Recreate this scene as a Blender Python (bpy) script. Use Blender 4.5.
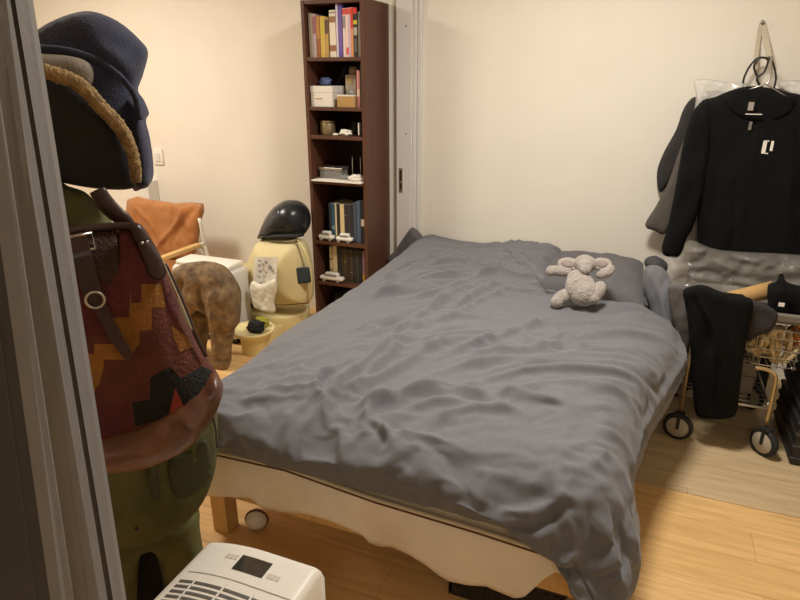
import bpy, bmesh, math, random
import numpy as np
from mathutils import Vector, Matrix, noise
from mathutils.geometry import delaunay_2d_cdt
for o in list(bpy.data.objects): bpy.data.objects.remove(o, do_unlink=True)
S = bpy.context.scene
COL = S.collection
R = math.radians
random.seed(4)

# ------------------------------------------------------------------ camera, world, lights
FPX, TH, PS, HC = 610.0, R(20.3), R(22.0), 1.5
cd = bpy.data.cameras.new('camera'); cam = bpy.data.objects.new('camera', cd); COL.objects.link(cam)
cd.sensor_width = 36; cd.lens = FPX / 800 * 36; cd.clip_start = .02
cam.location = (0, 0, HC); cam.rotation_euler = (R(90) - TH, 0, PS)
S.camera = cam
w = bpy.data.worlds.new('world'); S.world = w; w.use_nodes = True
w.node_tree.nodes['Background'].inputs[0].default_value = (1, .86, .68, 1)
w.node_tree.nodes['Background'].inputs[1].default_value = .02
def lamp(name, loc, power, color, size, rot=(0, 0, 0)):
    l = bpy.data.lights.new(name, 'AREA'); l.shape = 'DISK'; l.size = size; l.energy = power; l.color = color
    o = bpy.data.objects.new(name, l); COL.objects.link(o); o.location = loc; o.rotation_euler = rot; return o
lamp('bedroom_ceiling_light', (-.25, 2.0, 2.42), 37, (1, .945, .875), .4)
lamp('living_room_ceiling_light', (-3.1, 1.9, 2.42), 42, (1, .925, .815), .5)
lamp('hall_fill_light', (.5, -1.2, 2.42), 10, (1, .92, .82), .5)  # added fill from the unseen hall; lifts coats, door frame and bed skirt
S.view_settings.view_transform = 'Standard'; S.view_settings.look = 'None'
S.view_settings.gamma = 1; S.view_settings.use_curve_mapping = False
S.view_settings.exposure = .35

# ------------------------------------------------------------------ where a sight line meets a plane of the room
def ray(x, y):
    u = (x - 400) / FPX; v = (300 - y) / FPX
    fw = math.cos(TH) + v * math.sin(TH); up = -math.sin(TH) + v * math.cos(TH)
    return Vector((u * math.cos(PS) - fw * math.sin(PS), u * math.sin(PS) + fw * math.cos(PS), up))
O = Vector((0, 0, HC))
def aZ(x, y, z=0.): r = ray(x, y); return O + r * ((z - HC) / r.z)
def aY(x, y, Y): r = ray(x, y); return O + r * (Y / r.y)
def aX(x, y, X): r = ray(x, y); return O + r * (X / r.x)
class Plane:                                     # a vertical (or leaning) plane with its own 2D frame
    def __init__(s, p, n):
        s.p = Vector(p); s.n = Vector(n).normalized()
        s.t = Vector((0, 0, 1)).cross(s.n).normalized(); s.b = s.n.cross(s.t).normalized()
    def hit(s, x, y):
        r = ray(x, y); return O + r * ((s.p - O).dot(s.n) / r.dot(s.n))
    def uv(s, x, y): d = s.hit(x, y) - s.p; return (d.dot(s.t), d.dot(s.b))
    def pt(s, u, v, h=0): return s.p + s.t * u + s.b * v + s.n * h
def YP(Y): return Plane((0, Y, 1), (0, -1, 0))

# ------------------------------------------------------------------ materials
def lin(c): return tuple(((v / 255) / 12.92 if v / 255 <= .04045 else ((v / 255 + .055) / 1.055) ** 2.4) for v in c)
def mat(name, rgb, rough=.7, var=.0, scale=8, bump=0., bscale=60, metal=0., rgb2=None, alpha=1., sheen=0., spec=.5, coat=0., stretch=(1, 1, 1), trans=0.):
    m = bpy.data.materials.new(name); m.use_nodes = True; N = m.node_tree.nodes; L = m.node_tree.links
    b = N['Principled BSDF']; c = lin(rgb)
    b.inputs['Base Color'].default_value = (*c, 1); b.inputs['Roughness'].default_value = rough
    b.inputs['Metallic'].default_value = metal; b.inputs['Alpha'].default_value = alpha
    b.inputs['Specular IOR Level'].default_value = spec
    if sheen: b.inputs['Sheen Weight'].default_value = sheen
    if coat: b.inputs['Coat Weight'].default_value = coat
    if trans: b.inputs['Transmission Weight'].default_value = trans
    tc = N.new('ShaderNodeTexCoord'); mp = N.new('ShaderNodeMapping'); mp.inputs['Scale'].default_value = stretch
    L.new(tc.outputs['Object'], mp.inputs[0])
    if var or rgb2:
        n = N.new('ShaderNodeTexNoise'); n.inputs['Scale'].default_value = scale; n.inputs['Detail'].default_value = 5
        L.new(mp.outputs[0], n.inputs['Vector'])
        r = N.new('ShaderNodeValToRGB'); r.color_ramp.elements[0].position = .32; r.color_ramp.elements[1].position = .68
        c2 = lin(rgb2) if rgb2 else tuple(v * (1 - var) for v in c)
        c1 = c if rgb2 else tuple(min(1, v * (1 + var)) for v in c)
        r.color_ramp.elements[0].color = (*c2, 1); r.color_ramp.elements[1].color = (*c1, 1)
        L.new(n.outputs[0], r.inputs[0]); L.new(r.outputs[0], b.inputs['Base Color'])
    if bump:
        n = N.new('ShaderNodeTexNoise'); n.inputs['Scale'].default_value = bscale; n.inputs['Detail'].default_value = 3
        L.new(mp.outputs[0], n.inputs['Vector'])
        bp = N.new('ShaderNodeBump'); bp.inputs['Strength'].default_value = bump; bp.inputs['Distance'].default_value = .01
        L.new(n.outputs[0], bp.inputs['Height']); L.new(bp.outputs[0], b.inputs['Normal'])
    return m
def plank_mat(name, c1, c2, line, plank=(.9, .105), off=.37):
    m = bpy.data.materials.new(name); m.use_nodes = True; N = m.node_tree.nodes; L = m.node_tree.links; b = N['Principled BSDF']
    tc = N.new('ShaderNodeTexCoord')
    br = N.new('ShaderNodeTexBrick'); br.offset = off; br.inputs['Scale'].default_value = 1
    br.inputs['Brick Width'].default_value = plank[0]; br.inputs['Row Height'].default_value = plank[1]
    br.inputs['Mortar Size'].default_value = .0012; br.inputs['Mortar Smooth'].default_value = .2
    br.inputs['Color1'].default_value = (*lin(c1), 1); br.inputs['Color2'].default_value = (*lin(c2), 1); br.inputs['Mortar'].default_value = (*lin(line), 1)
    L.new(tc.outputs['Object'], br.inputs['Vector'])
    mp = N.new('ShaderNodeMapping'); mp.inputs['Scale'].default_value = (2.2, 26, 1); L.new(tc.outputs['Object'], mp.inputs[0])
    n = N.new('ShaderNodeTexNoise'); n.inputs['Scale'].default_value = 1.6; n.inputs['Detail'].default_value = 6; n.inputs['Distortion'].default_value = .8
    L.new(mp.outputs[0], n.inputs['Vector'])
    r = N.new('ShaderNodeValToRGB'); r.color_ramp.elements[0].position = .35; r.color_ramp.elements[1].position = .7
    r.color_ramp.elements[0].color = (.74, .70, .64, 1); r.color_ramp.elements[1].color = (1.04, 1.04, 1.04, 1); L.new(n.outputs[0], r.inputs[0])
    mx = N.new('ShaderNodeMix'); mx.data_type = 'RGBA'; mx.blend_type = 'MULTIPLY'; mx.inputs[0].default_value = .75
    L.new(br.outputs[0], mx.inputs[6]); L.new(r.outputs[0], mx.inputs[7]); L.new(mx.outputs[2], b.inputs['Base Color'])
    b.inputs['Roughness'].default_value = .42; b.inputs['Specular IOR Level'].default_value = .35
    return m
M = {}
M['wall'] = mat('wall_paint', (226, 219, 205), .85, .02, 3, .08, 180)
M['ceil'] = mat('ceiling_paint', (225, 220, 210), .9)
M['floor'] = plank_mat('orange_plank_floor', (232, 192, 132), (226, 184, 122), (196, 152, 96), (1.1, .15))
M['pale'] = plank_mat('pale_plank', (210, 188, 150), (204, 181, 142), (172, 148, 112), (1.2, .19), .5)
M['white'] = mat('white_plastic', (226, 221, 210), .45, .02, 4)
M['offwhite'] = mat('offwhite_trim', (214, 210, 204), .55, .02, 6)
M['frame'] = mat('grey_frame_paint', (118, 117, 115), .6, .06, 14, .1, 90)
M['framed'] = mat('grey_frame_groove', (60, 58, 56), .8, .1, 14)
M['dark'] = mat('dark_fabric', (26, 25, 24), .9, .15, 20, .2, 150)
M['black'] = mat('black_cotton', (13, 13, 13), .95, .12, 14, .3, 220, spec=.2)
M['blackp'] = mat('black_plastic', (22, 22, 23), .4)
M['blackg'] = mat('black_gloss', (30, 33, 38), .3)
M['glass'] = mat('smoked_visor', (44, 48, 54), .14, coat=.3)
M['steel'] = mat('steel', (190, 186, 178), .3, metal=.9)
M['brass'] = mat('brass_tube', (196, 172, 128), .35, metal=.7)
M['walnut'] = mat('walnut_veneer', (88, 54, 38), .5, .16, 5, .05, 40, stretch=(9, 9, .8))
M['walnutin'] = mat('walnut_back_panel', (52, 36, 34), .7, .1, 5)
M['leather'] = mat('tan_leather', (168, 112, 66), .28, .1, 5, .15, 22, coat=.15)
M['woodlight'] = mat('light_wood', (206, 168, 108), .5, .1, 6, .05, 40, stretch=(1, 1, .2))
M['woodleg'] = mat('bed_leg_wood', (206, 166, 108), .5, .12, 7, stretch=(6, 6, .6))
M['duvet'] = mat('grey_duvet_cotton', (103, 104, 108), .9, .05, 60, .22, 420, sheen=.12)
M['pillow'] = mat('dark_grey_pillowcase', (88, 86, 88), .9, .05, 50, .2, 380, sheen=.1)
M['skirt'] = mat('cream_cotton', (232, 223, 206), .88, .04, 12, .15, 300)
M['mattress'] = mat('mattress_ticking', (205, 192, 166), .85, .03, 20)
M['plush'] = mat('grey_plush_fur', (166, 156, 147), .95, .1, 70, 1., 160, sheen=.4)
M['plushear'] = mat('inner_ear_plush', (142, 128, 122), .95, .1, 60, .7, 160)
M['navy'] = mat('navy_fleece', (42, 46, 68), .95, .12, 12, .3, 200, sheen=.1)
M['lining'] = mat('grey_hood_lining', (122, 112, 98), .9, .06, 20, .2, 200)
M['fur'] = mat('brown_fur_trim', (160, 134, 92), .95, .3, 50, 1., 120, rgb2=(122, 98, 62))
M['olive'] = mat('olive_cotton', (92, 90, 46), .88, .16, 9, .3, 90, rgb2=(70, 70, 36))
M['olivedk'] = mat('dark_olive_cotton', (62, 64, 40), .9, .15, 9, .3, 90)
M['lea_dk'] = mat('dark_brown_leather', (52, 33, 30), .4, .15, 9, .15, 60)
M['lea_br'] = mat('oxblood_leather', (116, 76, 54), .36, .2, 9, .3, 30, rgb2=(80, 50, 36))
kil = dict(rough=.95, bump=.6, bscale=170)
M['k_red'] = mat('kilim_maroon', (82, 34, 32), var=.18, scale=26, **kil)
M['k_rust'] = mat('kilim_rust', (86, 43, 31), var=.18, scale=26, **kil)
M['k_gold'] = mat('kilim_gold', (136, 90, 32), var=.2, scale=26, **kil)
M['k_black'] = mat('kilim_black', (19, 17, 18), var=.2, scale=26, **kil)
M['k_brown'] = mat('kilim_brown', (54, 37, 27), var=.2, scale=26, **kil)
M['k_coral'] = mat('kilim_coral', (140, 56, 44), var=.2, scale=26, **kil)
M['fluff'] = mat('mottled_brown_hide', (140, 116, 84), .85, .2, 22, .5, 50, rgb2=(88, 70, 50))
M['cream'] = mat('cream_canvas', (214, 200, 150), .7, .04, 10, .15, 120)
M['creamp'] = mat('cream_plastic', (222, 206, 150), .4, .03, 6)
M['teal'] = mat('dark_teal_cloth', (44, 52, 56), .9, .1, 30)
M['paper'] = mat('white_paper', (228, 222, 208), .8, .03, 10)
M['ink'] = mat('print_ink', (146, 142, 134), .8)
M['grey'] = mat('grey_cotton', (92, 88, 84), .9, .08, 20, .3, 200)
M['greyj'] = mat('grey_jacket_cloth', (84, 78, 70), .9, .08, 16, .3, 200)
M['char'] = mat('charcoal_cloth', (46, 43, 42), .92, .1, 16, .3, 200)
M['greyp'] = mat('grey_plastic', (110, 106, 98), .5, .04, 8)
M['cardboard'] = mat('cardboard', (178, 140, 86), .8, .06, 14)
M['poly'] = mat('clear_polythene', (200, 196, 186), .10, alpha=.16, spec=1., bump=.8, bscale=30)
M['poly2'] = mat('crinkled_polythene_highlight', (226, 222, 214), .14, alpha=.42, spec=1., bump=.8, bscale=30)  # paler, more opaque polythene: shoulder highlights put into colour and alpha
M['bagplastic'] = mat('white_bag_plastic', (232, 226, 204), .3, .03, 10, .6, 40, alpha=.85)
M['twine'] = mat('cream_cord', (216, 196, 152), .7, .15, 30)
M['crate'] = mat('dark_crate_plastic', (40, 37, 38), .5, .08, 10)
M['rubber'] = mat('black_rubber', (30, 30, 31), .7)
M['wheel'] = mat('grey_wheel', (176, 166, 146), .5)
M['screen'] = mat('dark_display', (50, 48, 44), .12, coat=.5)
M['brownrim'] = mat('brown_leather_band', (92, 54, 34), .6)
M['glassy'] = mat('clear_glass', (160, 158, 152), .1, alpha=.55, spec=.8)
M['tin'] = mat('patterned_tin', (150, 132, 92), .45, .3, 60, rgb2=(104, 92, 66), metal=.2)
M['strap'] = mat('pale_webbing', (186, 176, 154), .8, .05, 40)
M['orange'] = mat('orange_cloth', (196, 116, 34), .7, .1, 12)

# ------------------------------------------------------------------ object helpers
def tag(o, label=None, cat=None, group=None, kind=None):
    if label: o['label'] = label
    if cat: o['category'] = cat
    if group: o['group'] = group
    if kind: o['kind'] = kind
    return o
def thing(name, label, cat, loc, group=None):
    o = bpy.data.objects.new(name, None); COL.objects.link(o); o.location = loc; o.empty_display_size = .05
    return tag(o, label, cat, group)
def origin(p):
    v = Vector((0, 0, 0))
    while p is not None: v += p.location; p = p.parent
    return v
class MB:
    def __init__(s): s.v = []; s.f = []; s.m = []; s.sm = []
    def add(s, v, f, mi=0, smooth=True):
        n = len(s.v); s.v += [tuple(p) for p in v]
        for q in f: s.f.append(tuple(i + n for i in q)); s.m.append(mi); s.sm.append(smooth)
        return s
    def from_bm(s, bm, mi=0, smooth=False):
        bm.verts.ensure_lookup_table(); bm.verts.index_update()
        s.add([v.co[:] for v in bm.verts], [[v.index for v in f.verts] for f in bm.faces], mi, smooth); bm.free(); return s
    def box(s, lo, hi, bev=0., mi=0, seg=2, mtx=None, smooth=None):
        bm = bmesh.new(); bmesh.ops.create_cube(bm, size=1)
        c = [(a + b) / 2 for a, b in zip(lo, hi)]; d = [abs(b - a) for a, b in zip(lo, hi)]
        for v in bm.verts: v.co = Vector((v.co.x * d[0] + c[0], v.co.y * d[1] + c[1], v.co.z * d[2] + c[2]))
        if bev: bmesh.ops.bevel(bm, geom=list(bm.edges), offset=min(bev, min(d) * .49), segments=seg, profile=.5, affect='EDGES')
        if mtx is not None: bmesh.ops.transform(bm, matrix=mtx, verts=bm.verts)
        return s.from_bm(bm, mi, bool(bev and seg > 2) if smooth is None else smooth)
    def tube(s, pts, r, n=10, mi=0, closed=False, smooth_path=0, cap=True, rough=0., sq=(1, 1)):
        P = [Vector(p) for p in pts]
        if smooth_path: P, rr = cat(P, smooth_path, closed, r)
        else: rr = r if isinstance(r, (list, tuple)) else [r] * len(P)
        k = len(P); V = []; nrm = None
        for i in range(k):
            a = P[i - 1] if (i or closed) else P[i]; b = P[(i + 1) % k] if (i < k - 1 or closed) else P[i]
            t = (b - a).normalized()
            if nrm is None:
                nrm = t.orthogonal().normalized()
                if abs(t.z) < .9: nrm = (Vector((0, 0, 1)) - t * t.z).normalized()
            else: nrm = (nrm - t * nrm.dot(t)).normalized()
            bi = t.cross(nrm)
            for j in range(n):
                an = 2 * math.pi * j / n; q = 1
                if rough: q = 1 + rough * noise.noise(Vector((i * 1.7, j * 2.3, k * .37)))
                V.append(P[i] + (nrm * math.cos(an) * sq[0] + bi * math.sin(an) * sq[1]) * rr[i] * q)
        F = []
        for i in range(k if closed else k - 1):
            for j in range(n):
                a = i * n + j; b = i * n + (j + 1) % n; c = ((i + 1) % k) * n + (j + 1) % n; d = ((i + 1) % k) * n + j
                F.append((a, b, c, d))
        if cap and not closed: F.append(tuple(range(n - 1, -1, -1))); F.append(tuple(range((k - 1) * n, k * n)))
        return s.add(V, F, mi)
    def lathe(s, prof, c, n=28, mi=0, axis='z', sx=1, sy=1, cap=True):
        V = []; k = len(prof)
        for r, z in prof:
            for j in range(n):
                a = 2 * math.pi * j / n; p = (r * math.cos(a) * sx, r * math.sin(a) * sy, z)
                if axis == 'x': p = (p[2], p[0], p[1])
                if axis == 'y': p = (p[0], p[2], p[1])
                V.append((c[0] + p[0], c[1] + p[1], c[2] + p[2]))
        F = [(i * n + j, i * n + (j + 1) % n, (i + 1) * n + (j + 1) % n, (i + 1) * n + j) for i in range(k - 1) for j in range(n)]
        if cap and prof[0][0] > 1e-5: F.append(tuple(range(n - 1, -1, -1)))
        if cap and prof[-1][0] > 1e-5: F.append(tuple(range((k - 1) * n, k * n)))
        return s.add(V, F, mi)
    def ball(s, c, rad, rot=None, mi=0, amp=0., fr=10, seg=24, cut=None):
        bm = bmesh.new(); bmesh.ops.create_uvsphere(bm, u_segments=seg, v_segments=seg * 2 // 3, radius=1)
        for v in bm.verts:
            p = v.co.copy()
            if amp: p *= 1 + amp * noise.noise(p * fr * .3 + Vector(c) * 9)
            p = Vector((p.x * rad[0], p.y * rad[1], p.z * rad[2]))
            if rot is not None: p = rot @ p
            v.co = p + Vector(c)
        return s.from_bm(bm, mi, True)
    def build(s, name, mats, parent=None, label=None, cat=None, group=None, kind=None, base=None):
        L = origin(parent) if parent else (Vector(base) if base is not None else None)
        if L is None:
            a = np.array(s.v); L = Vector(((a[:, 0].min() + a[:, 0].max()) / 2, (a[:, 1].min() + a[:, 1].max()) / 2, a[:, 2].min()))
        me = bpy.data.meshes.new(name); me.from_pydata([(p[0] - L.x, p[1] - L.y, p[2] - L.z) for p in s.v], [], s.f)
        for m_ in (mats if isinstance(mats, (list, tuple)) else [mats]): me.materials.append(m_)
        me.polygons.foreach_set('material_index', s.m); me.polygons.foreach_set('use_smooth', s.sm); me.update()
        bm = bmesh.new(); bm.from_mesh(me); bmesh.ops.recalc_face_normals(bm, faces=bm.faces); bm.to_mesh(me); bm.free()
        o = bpy.data.objects.new(name, me); COL.objects.link(o)
        if parent: o.parent = parent
        else: o.location = L
        return tag(o, label, cat, group, kind)
def cat(P, k=4, closed=False, r=None):
    n = len(P); out = []; ro = []
    rr = r if isinstance(r, (list, tuple)) else [r or 0] * n
    D = len(P[0])
    for i in range(n if closed else n - 1):
        g = lambda j: P[j % n] if closed else P[max(0, min(n - 1, j))]
        p0, p1, p2, p3 = g(i - 1), g(i), g(i + 1), g(i + 2)
        for q in range(k):
            t = q / k
            out.append([.5 * ((2 * p1[d]) + (-p0[d] + p2[d]) * t + (2 * p0[d] - 5 * p1[d] + 4 * p2[d] - p3[d]) * t * t + (-p0[d] + 3 * p1[d] - 3 * p2[d] + p3[d]) * t ** 3) for d in range(D)])
            ro.append(rr[i] + (rr[(i + 1) % n] - rr[i]) * t)
    if not closed: out.append(list(P[-1])); ro.append(rr[-1])
    if D == 3: out = [Vector(p) for p in out]
    return out, ro
def inside(poly, x, y):
    c = False; n = len(poly); j = n - 1
    for i in range(n):
        xi, yi = poly[i]; xj, yj = poly[j]
        if (yi > y) != (yj > y) and x < (xj - xi) * (y - yi) / (yj - yi) + xi: c = not c
        j = i
    return c
def seg_dist(pts, poly, closed=True):
    P = np.array(pts, float); A = np.array(poly, float); B = np.roll(A, -1, 0)
    if not closed: A, B = A[:-1], B[:-1]
    best = np.full(len(P), 1e9); par = np.zeros(len(P)); m = len(A)
    for i in range(m):
        d = B[i] - A[i]; L2 = max(d @ d, 1e-12); t = np.clip(((P - A[i]) @ d) / L2, 0, 1)
        q = np.linalg.norm(P - (A[i] + t[:, None] * d), axis=1); k = q < best
        best[k] = q[k]; par[k] = (i + t[k]) / m
    return best, par
def puff(px, pl, tf, tb, rad, step, wr=(0, 6, 3, 0), regions=(), smooth=4, bend=None, folds=(), world2d=False, rim=0.):
    """A soft body filling an outline on a plane of the room, bulging tf to the front and tb to the back."""
    out = [pl.uv(x, y) for x, y in px] if not world2d else list(px)
    if smooth: out = [tuple(p) for p in cat(out, smooth, True)[0]]
    regs = [([pl.uv(x, y) for x, y in q] if not world2d else list(q), mi) for q, mi in regions]
    V = [Vector(p) for p in out]; n0 = len(V); E = [(i, (i + 1) % n0) for i in range(n0)]
    for q, mi in regs:
        b = len(V); V += [Vector(p) for p in q]; E += [(b + i, b + (i + 1) % len(q)) for i in range(len(q))]
    xs = [p[0] for p in out]; ys = [p[1] for p in out]
    gx = np.arange(min(xs), max(xs), step); gy = np.arange(min(ys), max(ys), step * .9)
    cand = [(x + (step / 2 if j % 2 else 0), y) for j, y in enumerate(gy) for x in gx]
    cand = [c for c in cand if inside(out, *c)]
    if cand:
        dd, _ = seg_dist(cand, out); V += [Vector(c) for c, d in zip(cand, dd) if d > step * .45]
    r = delaunay_2d_cdt(V, E, [], 0, 1e-6); vv = r[0]; F = []; MI = []
    for f in r[2]:
        cx = sum(vv[i].x for i in f) / len(f); cy = sum(vv[i].y for i in f) / len(f)
        if inside(out, cx, cy):
            mi = 0
            for q, k in regs:
                if inside(q, cx, cy): mi = k
            F.append(tuple(f)); MI.append(mi)
    used = sorted({i for f in F for i in f}); mp = {i: k for k, i in enumerate(used)}
    P = [(vv[i].x, vv[i].y) for i in used]; F = [tuple(mp[i] for i in f) for f in F]
    d, _ = seg_dist(P, out); t = np.minimum(d / rad, 1); h = np.sqrt(np.maximum(0, 1 - (1 - t) ** 2))
    fold = np.zeros(len(P))
    for q, wd, amp in folds:
        q2 = cat([pl.uv(x, y) for x, y in q], 4)[0] if not world2d else q
        dq, par = seg_dist(P, q2, False); fold += amp * np.exp(-(dq / wd) ** 2) * np.minimum(1, 3 * np.minimum(par + .1, 1.1 - par))
    mb = MB(); fr = []; bk = []
    for k, (x, y) in enumerate(P):
        nz = wr[0] * noise.noise(Vector((x * wr[1] + wr[3], y * wr[2], wr[3]))) + .5 * wr[0] * noise.noise(Vector((x * wr[1] * 2.3, y * wr[2] * 2.3 + wr[3], 5)))
        b = bend(x, y) if bend else 0
        fr.append(pl.pt(x, y, b + rim + (tf + nz + fold[k]) * h[k])); bk.append(pl.pt(x, y, b - rim - (tb + nz * .5) * h[k]))
    n = len(P); edge = {}
    for f in F:
        for i in range(3): edge[(f[i], f[(i + 1) % 3])] = 1
    fb = []; fm = []
    same = {k for k in range(n) if d[k] < 1e-5} if rim == 0 else set()
    idx = lambda i: i if i in same else i + n
    mb.v = [tuple(p) for p in fr + bk]
    for f, mi in zip(F, MI):
        mb.f.append(f); mb.m.append(mi); mb.sm.append(True)
        mb.f.append(tuple(idx(i) for i in reversed(f))); mb.m.append(mi); mb.sm.append(True)
    if rim:
        for (a, b_) in edge:
            if (b_, a) not in edge: mb.f.append((b_, a, a + n, b_ + n)); mb.m.append(0); mb.sm.append(True)
    return mb
def stick(px, pl, off=0): return [pl.hit(x, y) + pl.n * off for x, y in px]

# ------------------------------------------------------------------ the setting
XL, XR, YB, YF, ZC = -4.3, 1.7, 3.4, -3.2, 2.45
def struct(name, mb, m, parent=None): return mb.build(name, m, parent, kind='structure')
struct('floor', MB().box((XL, YF, -.05), (XR, YB, 0)), M['floor'])
struct('ceiling', MB().box((XL, YF, ZC), (XR, YB, ZC + .05)), M['ceil'])
struct('wall_back', MB().box((XL - .1, YB, 0), (XR + .1, YB + .1, ZC)), M['wall'])
struct('wall_left', MB().box((XL - .1, YF, 0), (XL, YB, ZC)), M['wall'])
struct('wall_right', MB().box((XR, YF, 0), (XR + .1, YB, ZC)), M['wall'])
struct('wall_front', MB().box((XL - .1, YF - .1, 0), (XR + .1, YF, ZC)), M['wall'])
# jamb of the sliding doors on the back wall: casing, lock face, outer moulding
j = struct('trim_1', MB().box((-1.378, 3.352, 0), (-1.283, 3.40, ZC), .004).box((-1.283, 3.365, 0), (-1.262, 3.40, ZC), .004).box((-1.262, 3.378, 0), (-1.236, 3.40, ZC), .006), M['offwhite'])
st = MB().box((-1.358, 3.345, .846), (-1.336, 3.354, .988), .002).build('strike_plate', M['steel'], j, label='dark metal strike plate')
MB().box((-1.352, 3.342, .86), (-1.342, 3.348, .90)).box((-1.352, 3.342, .915), (-1.342, 3.348, .975)).build('strike_slot', M['blackp'], st)
sc = MB()
for px, py in ((406, 26), (406, 134)):
    p = aY(px, py, 3.352); sc.lathe([(.0035, 0), (.0035, .004), (0, .005)], (p.x, 3.349, p.z), 10, axis='y')
sc.build('screw_hole', M['blackp'], j)
# stacked sliding-door edges beside the camera, at the left
door = thing('door_1', None, None, (-.55, .42, 0)); door['kind'] = 'structure'
def door_edge(name, segs, m):
    """segs: (pixel x at y=0, pixel x at y=600, distance) of the profile corners from left to right"""
    mb = MB(); prof = []
    for x0, x1, d in segs:
        r0 = ray(x0, 0); r1 = ray(x1, 600)
        a = O + r0 * (d / math.hypot(r0.x, r0.y)); b = O + r1 * (d / math.hypot(r1.x, r1.y))
        t = (b - a) / (b.z - a.z); prof.append((b + t * (0 - b.z), b + t * (2.2 - b.z)))
    back = Vector((-.03, .03, 0)); v = []
    for lo, hi in prof: v += [lo, hi]
    for lo, hi in (prof[-1], prof[0]): v += [lo + back, hi + back]
    n = len(v) // 2
    f = [(2 * i, 2 * ((i + 1) % n), 2 * ((i + 1) % n) + 1, 2 * i + 1) for i in range(n)]
    f += [tuple(2 * i for i in range(n)), tuple(2 * i + 1 for i in reversed(range(n)))]
    mb.add(v, f, 0, False); return mb.build(name, m, door)
door_edge('door_frame', [(-130, -60, .60), (-47, 35, .60), (-34, 50, .61)], M['framed'])
door_edge('door_frame', [(-34, 35, .61), (-27, 56, .612), (-20, 66, .64), (-16, 73, .65)], M['frame'])
door_edge('door_frame', [(-18, 66, .66), (-11, 84, .665), (-8, 96, .67)], M['frame'])
door_edge('door_frame', [(-13, 86, .672), (-4, 96, .675), (9, 107, .70)], M['frame'])
door_edge('door_frame', [(6, 100, .715), (14, 112, .715), (15, 113, .708), (28, 123, .73)], M['frame'])
# light switch on the back wall
sw = thing('light_switch', 'small white light switch plate on the cream wall above the leather armchair', 'light switch', (-3.2, 3.4, .90))
p = aY(158, 157, 3.39)
MB().box((p.x - .042, 3.388, p.z - .055), (p.x + .042, 3.3999, p.z + .055), .006, seg=3).build('plate', M['white'], sw)
MB().box((p.x - .018, 3.382, p.z - .03), (p.x + .018, 3.389, p.z + .03), .003).build('rocker', M['offwhite'], sw)
cb = MB().box((-3.66, 3.30, 0), (-3.235, 3.399, .80), .006).build('storage_cabinet', M['white'], label='plain white storage cabinet against the wall behind the leather armchair', cat='cabinet')

# pale mat on the right
MB().box((.10, 2.195, 0), (1.69, 3.399, .003)).build('floor_mat', M['pale'], label='pale wood-grain floor mat under the wire trolley right of the bed', cat='mat')

# ------------------------------------------------------------------ bookshelf
bs = thing('bookshelf', 'tall narrow dark brown wooden bookshelf against the wall left of the bed', 'bookshelf', (-1.62, 3.235, 0))
BX0, BX1, BY0, BY1, BT = -1.802, -1.44, 3.07, 3.399, 1.862
for x in (BX0, BX1 - .02): MB().box((x, BY0, 0), (x + .02, BY1, BT), .0015).build('side_panel', M['walnut'], bs)
MB().box((BX0 + .02, BY0 + .002, BT - .02), (BX1 - .02, BY1, BT), .0015).build('top_panel', M['walnut'], bs)
MB().box((BX0 + .02, BY1 - .008, .06), (BX1 - .02, BY1 - .001, BT - .02)).build('back_panel', M['walnutin'], bs)
SH = [1.585, 1.333, 1.181, .932, .577, .324, .085]
for z in SH: MB().box((BX0 + .02, BY0 + .003, z - .019), (BX1 - .02, BY1 - .008, z), .0015).build('shelf', M['walnut'], bs)
MB().box((BX0 + .02, BY0 + .015, 0), (BX1 - .02, BY0 + .03, .066)).build('plinth', M['walnut'], bs)
_bm = {}
def cmat(rgb, rough=.6):
    if (rgb, rough) not in _bm: _bm[(rgb, rough)] = mat('cover_%02x%02x%02x' % rgb, rgb, rough, .05, 30)
    return _bm[(rgb, rough)]
lastx = [None]
def book(x0, x1, ytop, z, rgb, label, group, depth=.17, yf=3.095, marks=(), pages=True, lean=0):
    ym = 300 if ytop > 300 else ytop
    a = aY(x0, ytop, yf); b = aY(x1, ytop, yf); zt = (a.z + b.z) / 2
    X0 = max(a.x, BX0 + .023); X1 = min(b.x, BX1 - .023)
    if lastx[0] is not None: X0 = max(X0, lastx[0] + .0006)
    lastx[0] = X1
    o = thing('book', label, 'book', ((X0 + X1) / 2, yf, z), group); g = .0012
    MB().box((X0, yf, z + .0003), (X0 + g, yf + depth, zt)).box((X1 - g, yf, z + .0003), (X1, yf + depth, zt)).box((X0, yf - .0005, z + .0003), (X1, yf + g, zt)).build('cover', cmat(rgb), o)
    MB().box((X0 + g, yf + g, z + .003), (X1 - g, yf + depth - .004, zt - .003)).build('pages', M['paper'], o)
    for (f0, f1, c) in marks:
        MB().box((X0 + .0008, yf - .0012, z + (zt - z) * f0), (X1 - .0008, yf - .0004, z + (zt - z) * f1)).build('spine_band', cmat(c), o)
G1 = 'books on the top shelf'
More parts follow.
